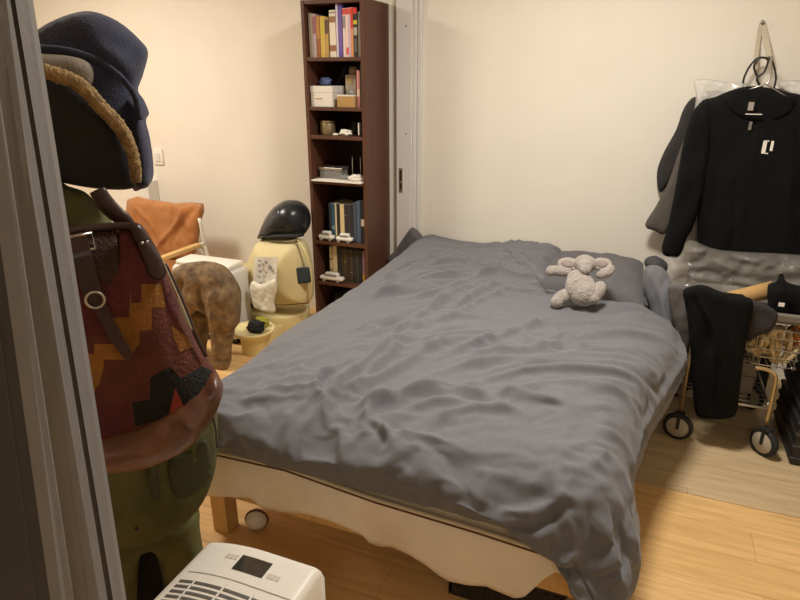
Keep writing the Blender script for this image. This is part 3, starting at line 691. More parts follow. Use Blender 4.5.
# pillows
def pillow(label, corners, c, thick, seed, m=M['pillow']):
    n = 34; V = []; top_, bot_ = [], []
    A, B, C_, D_ = [Vector(p) for p in corners]      # near left, near right, far right, far left
    up = (B - A).cross(D_ - A).normalized()
    for i in range(n + 1):
        for k in range(n + 1):
            u, v = k / n, i / n
            pinch = lambda t: t + .035 * math.sin(2 * math.pi * t) * 0
            p = (A * (1 - u) + B * u) * (1 - v) + (D_ * (1 - u) + C_ * u) * v
            e = (1 - (2 * u - 1) ** 4) * (1 - (2 * v - 1) ** 4)
            sag = .04 * ((1 - (2 * u - 1) ** 2) * (1 if v < .5 else -1) * (2 * v - 1) ** 2)
            p = p + (D_ - A).normalized() * sag * .5
            wr = .022 * noise.noise(Vector((u * 3 + seed, v * 3 + u * 2, 3))) + .014 * noise.noise(Vector((u * 9 + seed, v * 5, 8)))
            top_.append(p + up * (thick * e ** .5 * .6 + wr * e)); bot_.append(p - up * thick * e ** .5 * .4)
    q = [(i * (n + 1) + k, i * (n + 1) + k + 1, (i + 1) * (n + 1) + k + 1, (i + 1) * (n + 1) + k) for i in range(n) for k in range(n)]
    mb = MB(); mb.add(top_, q); mb.add(bot_, [tuple(reversed(f)) for f in q])
    return mb.build('pillow', m, label=label, cat='pillow')
pillow('dark grey pillow leaning on the wall beside the plush elephant', [(-.43, 2.76, .545), (.06, 2.655, .545), (.035, 3.30, .575), (-.42, 3.34, .56)], None, .13, 2)
# dark pillow corner at the left head end
puff([(390, 262), (397, 248), (404, 237), (409, 230), (413, 227.5), (418, 231), (424, 237), (434, 240), (446, 243), (446, 262)], YP(3.345), .035, .035, .04, .008, (.006, 20, 14, 2)).build('pillow', M['pillow'], label='dark grey pillow corner poking up at the left head end of the bed', cat='pillow')
# dark bunched cloth at the right head end
puff([(645, 268), (655, 265), (665, 270), (674, 286), (682, 308), (688, 335), (686, 362), (672, 368), (658, 340), (648, 305), (643, 284)], Plane((0.13, 2.80, .6), (-.25, -1, .35)), .06, .06, .05, .012, (.02, 14, 6, 4),
     folds=[([(655, 275), (664, 300), (672, 335)], .012, .014), ([(664, 280), (672, 305), (680, 340)], .009, -.014)]).build('rolled_edge', M['duvet'], dv)
puff([(644, 262), (648, 257), (656, 256), (664, 260), (668, 266), (664, 276), (657, 283), (650, 278), (647, 270)], YP(3.02), .05, .05, .04, .01, (.018, 18, 10, 4)).build('bunched_cloth', cmat((62, 62, 64), .9), label='dark charcoal cloth bunched at the right head corner of the bed', cat='cloth')

# ------------------------------------------------------------------ plush elephant
pe = Plane(aZ(570, 303, .585), (-.0, -.55, .835))
def pe_at(x, y, h): q = pe.hit(x, y); return q + (O - q).normalized() * h
el = thing('plush_elephant', 'pale grey plush elephant sprawled on the bed against the pillow', 'plush toy', pe.hit(580, 303))
def eb(name, px, py, rx, ry, rz, ang=0, h=.04, m=M['plush'], parent=el, extra=()):
    s = (pe.hit(px + 1, py) - pe.hit(px, py)).length
    a = R(ang); mb = MB()
    rot = Matrix((pe.t, pe.b, pe.n)).transposed() @ Matrix.Rotation(a, 3, 'Z')
    mb.ball(pe_at(px, py, h), (rx * s * 1.04, ry * s * 1.12, rz * s), rot, amp=.1, fr=16)
    for (qx, qy, a1, a2, a3, an, hh_) in extra:
        rt = Matrix((pe.t, pe.b, pe.n)).transposed() @ Matrix.Rotation(R(an), 3, 'Z')
        mb.ball(pe_at(qx, qy, hh_), (a1 * s * 1.04, a2 * s * 1.12, a3 * s), rt, amp=.1, fr=16)
    o = mb.build(name, m, parent)
    r = o.modifiers.new('merge', 'REMESH'); r.mode = 'VOXEL'; r.voxel_size = .004; r.use_smooth_shade = True
    sm = o.modifiers.new('soft', 'SMOOTH'); sm.factor = .5; sm.iterations = 4
    return o
eb('body', 580, 287, 14.5, 16, 13, 10, .055, extra=((584, 293, 14, 13, 13, 0, .05), (577, 279, 10, 9, 10, 0, .06)))
eb('head', 585, 264, 10.5, 8.5, 9.5, 0, .085, extra=((585, 267, 7, 7, 8, 0, .11), (585.5, 269.5, 5, 5, 5, 0, .125)))
e1 = eb('ear', 569, 264, 11.5, 7.5, 3.2, -8, .07); e2 = eb('ear', 601, 264, 10.5, 7.5, 3.2, 14, .07)
eb('inner_ear', 568, 264, 7, 4.2, 2, -8, .083, M['plushear'], e1); eb('inner_ear', 602, 264, 6, 4.2, 2, 14, .083, M['plushear'], e2)
eb('arm', 560, 271, 12, 5.2, 5.2, -3, .06, extra=((551, 271, 5.2, 5.2, 5.2, 0, .06),))
eb('arm', 605, 273, 9.5, 5, 5, 38, .07, extra=((610, 269, 4.8, 4.8, 4.8, 0, .07),))
eb('leg', 564, 296, 12, 6.5, 6.5, 38, .035, extra=((557, 302, 6.5, 5.5, 6, 20, .03),))
eb('leg', 598, 291, 7, 11, 8, -14, .06, extra=((592, 299, 7, 5, 6, 10, .06),))

# ------------------------------------------------------------------ things under the bed
bl = thing('ball', 'small white ball with a brown band on the floor under the bed', 'ball', (-1.118, 1.425, 0))
MB().ball((-1.118, 1.425, .037), (.037, .037, .037)).build('body', M['white'], bl)
bd = [(-1.118 + .0365 * math.cos(a) * .92, 1.425 + .0365 * math.cos(a) * .40 + .0, .037 + .0365 * math.sin(a)) for a in [2 * math.pi * i / 28 for i in range(28)]]
MB().tube(bd, .005, 8, closed=True).build('band', M['brownrim'], bl)
cr = thing('storage_crate', 'low black plastic crate under the foot of the bed', 'crate', (-.235, 1.65, 0))
kx0, kx1, ky0, ky1 = -.405, -.065, 1.40, 1.90
mb = MB().box((kx0, ky0, 0), (kx1, ky1, .012))
for x0, y0, x1, y1 in ((kx0, ky0, kx1, ky0 + .012), (kx0, ky1 - .012, kx1, ky1), (kx0, ky0, kx0 + .012, ky1), (kx1 - .012, ky0, kx1, ky1)): mb.box((x0, y0, .012), (x1, y1, .13), .002)
mb.build('body', M['crate'], cr)
MB().box((kx0 - .008, ky0 - .008, .118), (kx1 + .008, ky0 + .003, .135), .003).box((kx0 - .008, ky1 - .003, .118), (kx1 + .008, ky1 + .008, .135), .003).box((kx0 - .008, ky0 + .003, .118), (kx0 + .004, ky1 - .003, .135), .003).build('rim', M['crate'], cr)
mb = MB()
for i in range(11): mb.box((kx0 + .012 + i * .030, ky0 - .006, .03), (kx0 + .024 + i * .030, ky0, .112), .001)
mb.build('ribs', M['crate'], cr)

# ------------------------------------------------------------------ dehumidifier
dh = thing('dehumidifier', 'white plastic dehumidifier with a grille and dark display at the bottom of the view', 'dehumidifier', (-.64, .64, 0))
hx0, hx1, hy0, hy1, hzt = -.80, -.510, .44, .848, .562
def rounded_top(x0, x1, y0, y1, z0, z1, rx, drop):
    nx, ny = 40, 40; V = []
    for i in range(ny + 1):
        for k in range(nx + 1):
            u, v = k / nx, i / ny; x = x0 + (x1 - x0) * u; y = y0 + (y1 - y0) * v
            e = min(x - x0, x1 - x) ; f = min(y - y0, y1 - y); z_ = z1
            for q in (e, f):
                if q < rx: z_ -= rx - math.sqrt(max(0, rx * rx - (rx - q) ** 2))
            lft = max(0, (x0 + .17 - x) / .17); z_ -= drop * lft ** 2.2
            V.append((x, y, z_))
    return V, nx, ny
V, nx, ny = rounded_top(hx0, hx1, hy0, hy1, 0, hzt, .016, .03)
mb = MB(); F = [(i * (nx + 1) + k, i * (nx + 1) + k + 1, (i + 1) * (nx + 1) + k + 1, (i + 1) * (nx + 1) + k) for i in range(ny) for k in range(nx)]
rim_ = [k for k in range(nx + 1)] + [i * (nx + 1) + nx for i in range(1, ny + 1)] + [ny * (nx + 1) + k for k in range(nx - 1, -1, -1)] + [i * (nx + 1) for i in range(ny - 1, 0, -1)]
b0 = len(V); V += [(V[i][0], V[i][1], .02) for i in rim_]; m_ = len(rim_)
F += [(rim_[i], b0 + i, b0 + (i + 1) % m_, rim_[(i + 1) % m_]) for i in range(m_)] + [tuple(b0 + i for i in range(m_))]
mb.add(V, F); mb.build('housing', M['white'], dh)
MB().box((hx0 + .02, hy0 + .02, 0), (hx1 - .02, hy1 - .02, .021)).build('base', M['greyp'], dh)
def htop(x, off=.001): return hzt - .03 * max(0, (hx0 + .17 - x) / .17) ** 2.2 + off
def strip(x0, x1, y0, y1, th=.0012, off=.0, n=8):
    mb = MB(); V = []
    for i in range(n + 1):
        x = x0 + (x1 - x0) * i / n; z_ = htop(x, off)
        V += [(x, y0, z_), (x, y1, z_), (x, y0, z_ + th), (x, y1, z_ + th)]
    F = []
    for i in range(n):
        a = 4 * i; F += [(a, a + 4, a + 5, a + 1), (a + 2, a + 3, a + 7, a + 6), (a, a + 2, a + 6, a + 4), (a + 1, a + 5, a + 7, a + 3)]
    F += [(0, 1, 3, 2), (4 * n, 4 * n + 2, 4 * n + 3, 4 * n + 1)]
    return mb.add(V, F, 0, False)
p = [aZ(x, y, hzt) for x, y in ((232, 567), (248, 556), (272, 565), (257, 577))]
dsp = thing
cxp, cyp = sum(q.x for q in p) / 4, sum(q.y for q in p) / 4
strip(cxp - .036, cxp + .036, cyp - .020, cyp + .020, .0015).build('display', M['screen'], dh)
for sgn, nm in ((-1, 'button'), (1, 'button')):
    for i in range(3):
        x = cxp + sgn * (.047 + i * .010) ; strip(x - .004, x + .004, cyp - .006 - sgn * .010, cyp + .006 - sgn * .010, .001, n=2).build('button', cmat((196, 188, 176)), dh)
strip(hx0 + .03, hx1 - .016, hy1 - .102, hy1 - .100, .0012).build('lid_seam', cmat((168, 160, 148)), dh)
for i in range(12):
    y = hy1 - .124 - i * .0135
    strip(hx0 + .03, hx1 - .07, y - .0065, y, .0014).build('grille_slot', cmat((92, 90, 84)), dh)
for x in (-.735, -.665, -.60): strip(x, x + .004, hy1 - .116 - .195, hy1 - .114, .0024, n=2).build('grille_rib', M['white'], dh)

# ------------------------------------------------------------------ coats and backpack at the left
E0 = Vector((-.72, .695, 0)).normalized()
def CP(dist): return Plane(Vector((E0.x * dist, E0.y * dist, 1)), -E0)
nv = thing('hooded_jacket', 'navy blue hooded jacket hung topmost of the coats at the left', 'jacket', CP(1.42).hit(95, 190))
puff([(20, 42), (34, 32), (50, 22), (70, 14), (88, 11), (105, 15), (122, 24), (138, 38), (148, 52), (143, 75), (138, 90), (144, 100), (149, 113), (146, 121), (150, 138), (153, 160), (153, 178), (146, 187), (132, 187), (90, 170), (40, 150), (20, 90)], CP(1.44), .08, .10, .12, .012, (.012, 10, 6, 2),
     folds=[([(148, 52), (120, 50), (100, 30)], .014, -.012), ([(138, 90), (128, 70), (105, 52)], .012, .012), ([(100, 22), (112, 45), (120, 60)], .02, .01)]).build('hood', M['navy'], nv)
MB().tube(stick([(25, 49), (45, 48), (70, 51), (95, 59), (115, 72), (130, 88), (136, 100), (140, 120)], CP(1.362)), .006, 10, smooth_path=4, rough=.15).build('hood_hem', M['navy'], nv)
puff([(25, 54), (45, 54), (70, 56), (86, 61), (93, 70), (92, 84), (80, 92), (60, 90), (40, 84), (20, 74)], CP(1.352), .015, .01, .03, .012, (.004, 10, 6, 2)).build('hood_lining', M['lining'], nv, label='grey lining')
puff([(126, 90), (140, 110), (148, 140), (152, 165), (150, 184), (142, 189), (132, 188), (128, 150)], CP(1.40), .05, .03, .04, .01, (.01, 14, 6, 5)).build('front_panel', M['navy'], nv)
pk = thing('parka', 'olive green parka with a fur-trimmed hood hung behind the patterned backpack', 'coat', CP(1.33).hit(120, 560))
puff([(20, 60), (45, 70), (75, 82), (100, 107), (120, 128), (132, 152), (136, 180), (130, 189), (100, 189), (68, 184), (45, 178), (20, 170)], CP(1.325), .02, .03, .06, .012, (.008, 10, 6, 8)).build('hood', M['dark'], pk, label='black inside of the hood')
MB().tube(stick([(28, 66), (45, 71), (60, 76), (75, 82), (88, 92), (100, 106), (112, 118), (122, 131), (130, 147), (135, 165), (136, 182)], CP(1.30)), [.012, .0125, .0135, .0135, .014, .0135, .013, .013, .012, .011, .010], 14, smooth_path=8, rough=.28).build('fur_trim', M['fur'], pk)
puff([(30, 172), (68, 186), (85, 192), (98, 205), (112, 222), (125, 240), (150, 270), (178, 300), (200, 340), (214, 385), (218, 430), (216, 465), (208, 492), (196, 512), (178, 528), (155, 540), (125, 545), (90, 540), (60, 520), (40, 400), (25, 280)], CP(1.335), .055, .012, .12, .014, (.018, 9, 4, 4),
     folds=[([(90, 195), (100, 215), (112, 240)], .012, .012), ([(196, 420), (190, 460), (176, 500)], .016, .014), ([(165, 470), (185, 480), (206, 470)], .014, -.016), ([(120, 470), (150, 510), (190, 500)], .02, .01)]).build('body', M['olive'], pk)
pf = puff([(168, 462), (188, 452), (206, 440), (212, 470), (200, 490), (182, 498), (172, 488)], CP(1.272), .004, .006, .02, .01, (.003, 14, 8, 6)).build('pocket', M['olivedk'], pk)
puff([(146, 464), (154, 463), (158, 480), (160, 497), (153, 499), (148, 484)], CP(1.27), .004, .006, .012, .01, (.003, 14, 8, 9)).build('pocket_flap', M['olivedk'], pk)
for px, py in ((147, 463), (137, 529)):
    q = CP(1.262).hit(px, py); MB().ball(q, (.005, .005, .005)).build('snap_button', M['lea_dk'], pk)
tr = thing('trousers', 'olive green trousers hanging below the parka at the left', 'trousers', CP(1.34).hit(150, 600))
tp = CP(1.405)
puff([(70, 500), (150, 515), (195, 505), (200, 530), (206, 570), (214, 640), (216, 690), (178, 700), (172, 640), (158, 560), (140, 556), (136, 640), (132, 700), (90, 700), (80, 600)], tp, .05, .05, .05, .013, (.016, 14, 4, 11),
     folds=[([(190, 530), (195, 570), (200, 620)], .014, .016), ([(170, 540), (178, 580), (180, 640)], .014, -.016)]).build('leg_cloth', M['olive'], tr)
puff([(118, 530), (172, 530), (172, 620), (176, 700), (118, 700)], CP(1.50), .03, .03, .04, .014, (.01, 12, 5, 3)).build('leg_gap_shade', M['dark'], label='added dark sheet standing in for shade between the olive trouser legs', cat='shade panel')  # added dark sheet: stands in for the darkness between the legs
# backpack
bpk = thing('backpack', 'kilim-patterned backpack with brown leather base and straps hung at the left', 'backpack', CP(1.19).hit(140, 465))
bp_ = CP(1.195)
regs = [
 ([(60, 215), (140, 215), (150, 250), (160, 290), (150, 300), (128, 300), (128, 320), (95, 322), (60, 330)], 1),
 ([(60, 215), (118, 215), (118, 262), (110, 275), (75, 262), (60, 262)], 4),
 ([(130, 278), (130, 292), (140, 292), (140, 275), (160, 278), (164, 300), (150, 298), (150, 318), (138, 318), (138, 330), (128, 345), (95, 345), (95, 330), (112, 330), (112, 305), (128, 305)], 3),
 ([(60, 330), (85, 330), (85, 340), (104, 340), (104, 352), (100, 368), (86, 390), (80, 410), (60, 410)], 3),
 ([(170, 318), (184, 330), (192, 342), (178, 342), (172, 330)], 3),
 ([(164, 290), (180, 300), (176, 315), (165, 315)], 1),
 ([(131, 386), (148, 383), (148, 363), (158, 357), (168, 354), (178, 365), (200, 359), (214, 370), (205, 380), (190, 392), (168, 400), (150, 405), (134, 409)], 5),
 ([(172, 373), (181, 392), (166, 398)], 6),
 ([(95, 390), (128, 384), (132, 412), (110, 420), (95, 425)], 1),
]
bk_out = [(52, 235), (66, 228), (90, 226), (120, 223), (140, 225), (152, 240), (165, 265), (176, 295), (188, 325), (203, 352), (218, 374), (222, 388), (215, 410), (196, 432), (170, 450), (140, 460), (105, 464), (75, 460), (55, 420), (48, 330)]
puff(bk_out, bp_, .07, .045, .10, .011, (.006, 8, 6, 3), regions=regs,
     folds=[([(165, 275), (170, 320), (172, 360)], .010, -.010)]).build('body', [M['k_rust'], M['k_red'], M['k_rust'], M['k_gold'], M['k_brown'], M['k_black'], M['k_coral']], bpk)
def bag_h(u, v, out=[bp_.uv(x, y) for x, y in bk_out]):
    d, _ = seg_dist([(u, v)], [tuple(p) for p in cat(out, 4, True)[0]]); t = min(d[0] / .10, 1); return .07 * math.sqrt(max(0, 1 - (1 - t) ** 2))
def on_bag(pts, off=.004): 
    r = []
    for x, y in pts:
        u, v = bp_.uv(x, y); h = bag_h(u, v); q = CP(1.195 - h - off); r.append(q.hit(x, y))
    return r
base_px = [(80, 428), (105, 423), (130, 416), (152, 406), (175, 394), (198, 382), (214, 372), (221, 380), (223, 392), (214, 412), (196, 434), (170, 452), (140, 463), (105, 468), (76, 464)]
puff(base_px, CP(1.166), .078, .05, .07, .011, (.012, 12, 10, 13), folds=[([(175, 400), (188, 412), (190, 430)], .012, .012), ([(205, 380), (206, 398), (196, 418)], .010, -.012)]).build('leather_base', M['lea_br'], bpk)
def ribbon(name, pts, wd, th, m, parent, off=.006, label=None):
    P, _ = cat([(p.x, p.y, p.z) for p in on_bag(pts, off)], 4); mb = MB(); V = []
    for i, p in enumerate(P):
        t = (P[min(i + 1, len(P) - 1)] - P[max(i - 1, 0)]).normalized(); s = t.cross(-E0).normalized()
        w_ = wd if i < len(P) - 3 else wd * (.95, .85, .5)[i - len(P) + 3]
        for a, b in ((-1, -1), (1, -1), (1, 1), (-1, 1)): V.append(p + s * a * w_ / 2 - E0 * b * th / 2)
    F = []
    for i in range(len(P) - 1):
        for k in range(4): F.append((4 * i + k, 4 * i + (k + 1) % 4, 4 * i + 4 + (k + 1) % 4, 4 * i + 4 + k))
    F += [(3, 2, 1, 0), tuple(4 * (len(P) - 1) + k for k in range(4))]
    mb.add(V, F, 0, False); return mb.build(name, m, parent, label=label)
MB().tube(on_bag([(54, 238), (68, 232), (95, 228), (125, 226), (140, 230)], .002), .007, 8, smooth_path=3).build('top_binding', M['lea_dk'], bpk)
ribbon('leather_strap', [(76, 235), (81, 252), (86, 268), (90, 285), (95, 300)], .030, .005, M['lea_dk'], bpk, .008)
ribbon('strap_tail', [(95, 298), (106, 318), (118, 340), (130, 358)], .020, .004, M['lea_dk'], bpk, .008)
def ring_on(px, py, r, wr_, sq=1.):
    c = on_bag([(px, py)], .016)[0]; pl_ = Plane(c, -E0)
    return [c + pl_.t * r * math.cos(a) + pl_.b * r * sq * math.sin(a) for a in [2 * math.pi * i / 24 for i in range(24)]]
MB().tube(ring_on(95, 300, .0145, .002), .0022, 8, closed=True).build('metal_ring', M['steel'], bpk)
c = on_bag([(80, 243)], .014)[0]; pl_ = Plane(c, -E0)
MB().tube([c + pl_.t * a + pl_.b * b for a, b in ((-.02, .012), (.02, .016), (.022, -.012), (-.018, -.016))], .003, 8, closed=True).build('buckle', M['steel'], bpk)
puff([(128, 226), (140, 224), (150, 238), (160, 255), (166, 272), (162, 279), (150, 278), (144, 270), (136, 248)], CP(1.150), .010, .012, .014, .008, (.002, 9, 9, 1)).build('leather_side_tab', M['lea_dk'], bpk)
for px, py in ((142, 243), (147, 242)):
    MB().ball(CP(1.138).hit(px, py), (.003, .003, .003)).build('rivet', M['steel'], bpk)
MB().tube(stick([(163, 262), (172, 282), (182, 305), (192, 330)], CP(1.15)), .0014, 8, smooth_path=4).build('zip_cord', M['strap'], bpk)
MB().tube(stick([(165, 264), (175, 285), (185, 308), (195, 334), (206, 356)], CP(1.165)), .004, 8, smooth_path=4).build('side_piping', M['lea_dk'], bpk)
MB().tube(stick([(97, 190), (106, 204), (116, 214), (124, 220), (130, 230)], CP(1.225)), [.014, .016, .015, .014, .014], 10, smooth_path=4, sq=(1, .5)).build('shoulder_strap', M['lea_dk'], bpk)
MB().tube(stick([(212, 412), (216, 430), (217, 448)], CP(1.20)), .002, 6).build('cord_end', M['lea_dk'], bpk)

# ------------------------------------------------------------------ armchair
ac = thing('armchair', 'low armchair with tan leather cushions and white tube frame at the far wall', 'armchair', (-2.9, 2.95, 0))
puff([(128, 199), (150, 199.5), (175, 203), (203, 203.5), (201, 222), (198, 243), (193, 257), (180, 260), (160, 262), (140, 262), (128, 240)], YP(3.16), .035, .03, .045, .012, (.014, 9, 7, 3), smooth=2,
     folds=[([(136, 203), (155, 222), (165, 240)], .02, .014), ([(200, 206), (186, 222), (176, 240)], .02, -.014), ([(185, 210), (178, 225), (160, 246)], .014, .014), ([(130, 215), (150, 235), (155, 255)], .014, -.012)]).build('back_cushion', M['leather'], ac)
MB().box((-3.16, 2.70, .235), (-2.70, 3.12, .325), .035, seg=4).build('seat_cushion', M['leather'], ac)
for sgn, x in ((1, -2.64), (-1, -3.22)):
    MB().box((x - .022, 2.62, .452), (x + .022, 3.06, .478), .006).build('armrest', M['woodlight'], ac)
    MB().tube([(x - .04 * sgn, 3.14, .62), (x - .03 * sgn, 3.16, .40), (x, 3.22, .0)], .011, 10, smooth_path=4).build('leg', M['white'], ac)
    MB().tube([(x, 3.12, .462), (x, 3.0, .465)], .013, 10).build('arm_tube', M['white'], ac)
    MB().tube([(x, 3.04, .455), (x, 3.18, .30), (x, 3.21, .26)], .011, 10).build('brace', M['white'], ac)
    MB().tube([(x, 2.70, .455), (x, 2.68, 0)], .011, 10).build('leg', M['white'], ac)
MB().tube([(-3.22, 2.76, .225), (-2.64, 2.76, .225)], .010, 10).build('seat_rail', M['white'], ac)
MB().tube([(-3.22, 3.12, .225), (-2.64, 3.12, .225)], .010, 10).build('seat_rail', M['white'], ac)
# ------------------------------------------------------------------ air purifier
ap = thing('air_purifier', 'white boxy air purifier on the floor behind the mottled brown stool', 'air purifier', (-2.33, 2.75, 0))
MB().box((-2.54, 2.67, .03), (-2.105, 2.85, .455), .035, seg=5).build('housing', M['offwhite'], ap)
MB().box((-2.515, 2.69, .45), (-2.13, 2.838, .482), .016, seg=4).build('top_panel', M['white'], ap)
MB().box((-2.51, 2.70, 0), (-2.13, 2.83, .032)).build('base', M['blackp'], ap)
MB().box((-2.185, 2.666, .375), (-2.145, 2.672, .41), .002).build('badge', cmat((176, 166, 146)), ap)
MB().box((-2.49, 2.665, .10), (-2.25, 2.672, .36), .002).build('front_grille', M['offwhite'], ap)
MB().lathe([(0, 0), (.04, 0), (.042, .004), (.045, .29), (.041, .29), (.038, .01), (0, .01)], (-2.225, 2.96, 0), 24).build('wire_bin', M['greyp'], label='small grey bin between the air purifier and the cream stand', cat='bin')
MB().box((-2.44, 3.08, 0), (-2.318, 3.20, .335), .01).build('cream_box', M['cream'], label='narrow cream box standing behind the small grey bin', cat='box')
# ------------------------------------------------------------------ mottled stool
so = thing('stool', 'mottled brown arched stool with two thick legs beside the bed', 'stool', (-2.07, 2.4, 0))
sp = YP(2.40)
puff([(163, 290), (168, 276), (178, 266), (192, 262), (206, 262), (219, 267), (230, 280), (236.5, 296), (237, 318), (233, 330), (214, 324), (206, 314), (199, 310), (193, 314), (186, 322), (168, 322)], sp, .06, .10, .09, .014, (.02, 12, 8, 5),
     folds=[([(205, 285), (206, 300), (212, 320)], .014, -.022), ([(190, 275), (185, 292), (180, 310)], .016, -.018), ([(222, 285), (218, 300), (222, 322)], .014, .016)]).build('seat', M['fluff'], so)
puff([(209, 306), (235, 304), (233, 330), (229.5, 350), (228, 368), (214, 368), (212.5, 350), (210, 332)], YP(2.40), .03, .06, .05, .012, (.012, 14, 8, 1)).build('leg', M['fluff'], so)
puff([(172, 305), (207, 312), (207, 330), (204, 350), (202, 366), (187, 366), (180, 345), (174, 325)], YP(2.46), .05, .06, .05, .012, (.012, 14, 8, 7)).build('leg', M['fluff'], so)
# ------------------------------------------------------------------ cream stand, backpack, helmet
c0 = aY(286, 325, 2.98)
sd = thing('pedestal_stand', 'cream plastic drum stand with a round side dish beside the bookshelf', 'stand', (c0.x, 3.0, 0))
MB().lathe([(0, 0), (.17, 0), (.175, .01), (.185, .12), (.18, .135), (0, .137)], (-2.035, 3.03, 0), 40).build('drum', M['creamp'], sd)
dc = aZ(262, 322, .15); dcx, dcy = -1.972, 2.655
MB().lathe([(0, 0), (.07, 0), (.074, .01), (.078, .09), (.112, .125), (.122, .14), (.118, .148), (.105, .140), (0, .130)], (dcx, dcy, 0), 36).build('dish', M['creamp'], sd)
MB().box((dcx - .05, dcy + .05, .01), (dcx + .05, 2.88, .09), .01).build('dish_arm', M['creamp'], sd)
cbp = thing('canvas_bag', 'round cream padded bag with piping and a dark patch under the helmet', 'bag', aY(282, 305, 3.0))
cp_ = YP(2.98)
puff([(262, 239), (282, 237), (300, 239), (307, 250), (311, 268), (312, 288), (310.5, 301), (303, 304.5), (280, 306), (260, 304.5), (251, 298), (248.5, 280), (250, 262), (255, 248)], cp_, .15, .13, .21, .014, (.006, 8, 5, 2)).build('body', M['cream'], cbp)
MB().tube(stick([(275, 256), (277, 270), (276, 285), (274, 300)], YP(2.848)), .006, 8, smooth_path=4).build('piping', M['creamp'], cbp)
MB().tube([aY(297, 239, 2.92), aY(305, 251, 2.90), aY(310, 268, 2.905), aY(311.5, 285, 2.915), aY(309, 302, 2.94)], .006, 8, smooth_path=4).build('piping', M['creamp'], cbp)
MB().tube([aY(253, 303, 2.92), aY(280, 305, 2.86), aY(309, 303, 2.93)], .003, 8, smooth_path=4).build('base_seam', M['lea_dk'], cbp)
puff([(295, 268), (309, 267), (310.5, 282.5), (297.5, 284)], YP(2.893), .004, .03, .006, .01, (0, 1, 1, 1), smooth=0).build('patch', M['teal'], cbp, label='dark teal square patch')
MB().tube([aY(252, 252, 2.93), aY(258, 246, 2.92), aY(264, 240, 2.95)], .004, 6, smooth_path=3).build('strap', M['lea_dk'], cbp)
hm = thing('helmet', 'black full-face motorcycle helmet sitting on the round cream bag', 'helmet', aY(286, 238, 3.0))
hl = [(261.5, 238), (261.5, 233), (265.5, 222), (271, 211.5), (279, 203), (288, 200), (297, 201.5), (304, 207.5), (307.5, 216), (308, 225), (305, 233), (300, 236.5), (285, 237), (272, 238.5)]
puff(hl, YP(3.0), .12, .115, .105, .011, (0, 1, 1, 1), smooth=5, regions=[([(258, 232), (264, 219), (272, 206), (281, 198), (288, 204.5), (289, 211), (284, 221), (277, 229.5), (268, 232.5)], 1)]).build('shell', [M['blackg'], M['glass']], hm)
MB().tube([aY(289, 204.5, 2.905), aY(290, 211, 2.884), aY(285, 221.5, 2.882), aY(277.5, 230, 2.892), aY(268, 232.8, 2.925)], .0035, 8, smooth_path=4).build('visor_edge', M['rubber'], hm)
MB().tube([aY(262, 236.5, 2.965), aY(268, 236.8, 2.905), aY(282, 236.3, 2.895), aY(296, 236, 2.905), aY(303, 234.5, 2.95)], .010, 10, smooth_path=4).build('edge_trim', M['rubber'], hm)
# sheet, plastic bag, dark bits
sh = thing('instruction_sheet', 'white printed sheet with small icons hanging on the round cream bag', 'paper', aY(265, 286, 2.80))
q = [aY(255, 256.5, 2.815), aY(277, 257.5, 2.80), aY(276.5, 288, 2.80), aY(253, 287, 2.815)]
def quad_sheet(q, n=10, th=.0008, curl=.004):
    V = []; mb = MB()
    for sgn in (0, 1):
        for i in range(n + 1):
            for k in range(n + 1):
                u, v = k / n, i / n; p = (q[0] * (1 - u) + q[1] * u) * (1 - v) + (q[3] * (1 - u) + q[2] * u) * v
                V.append(p + Vector((0, -curl * math.sin(u * 5 + v * 3) - sgn * th, 0)))
    m_ = (n + 1) ** 2; F = []
    for i in range(n):
        for k in range(n):
            a = i * (n + 1) + k; f = (a, a + 1, a + n + 2, a + n + 1); F += [f, tuple(m_ + x for x in reversed(f))]
    return mb.add(V, F)
quad_sheet(q).build('sheet', M['paper'], sh)
for px, py, w_, h_ in ((258, 260, 3, 2), (258, 264, 2.5, 3), (258.5, 270, 3.2, 3), (258, 276, 2.5, 2), (259, 282, 3, 2.4), (264.5, 261, 3, 3), (268, 266, 4, 4.5), (265, 272, 2, 1.6), (271, 271, 3, 1.5), (270, 279, 4, 1)):
    a = aY(px, py, 2.795); b = aY(px + w_, py + h_, 2.795)
    MB().box((a.x, 2.7955, b.z), (b.x, 2.7965, a.z)).build('printed_icon', M['ink'], sh)
puff([(250, 288), (253, 281), (262, 284), (275, 279), (277, 290), (274, 300), (275, 312), (262, 311), (254, 306)], YP(2.77), .022, .015, .03, .008, (.008, 24, 16, 2)).build('plastic_bag', M['bagplastic'], label='crumpled white plastic bag hanging below the printed sheet', cat='bag')
lump('gloves', 'black crumpled glove lying on the cream dish', 'glove', (248, 263), 312, 323, 2.64, .131, M['dark'], .045, 21)
lump('cloth_scrap', 'small yellow-green cloth beside the black glove on the dish', 'cloth', (256, 267), 308, 318, 2.715, .131, cmat((150, 144, 44), .9), .03, 25)

# ------------------------------------------------------------------ clothes hung on the wall at the right
hk = thing('hanging_strap', 'pale webbing strap loop pinned high on the wall holding the hangers', 'strap', aY(763, 62, 3.38))
def band(pts, wd, th, m, name, parent):
    mb = MB(); V = []
    P = [Vector(p) for p in pts]
    for i, p in enumerate(P):
        t = (P[min(i + 1, len(P) - 1)] - P[max(i - 1, 0)]).normalized(); s = t.cross(Vector((0, -1, 0))).normalized(); n_ = s.cross(t)
        for a, b in ((-1, -1), (1, -1), (1, 1), (-1, 1)): V.append(p + s * a * wd / 2 + n_ * b * th / 2)
    F = [(4 * i + k, 4 * i + (k + 1) % 4, 4 * i + 4 + (k + 1) % 4, 4 * i + 4 + k) for i in range(len(P) - 1) for k in range(4)]
    F += [(3, 2, 1, 0), tuple(4 * (len(P) - 1) + k for k in range(4))]
    return mb.add(V, F, 0, False).build(name, m, parent)
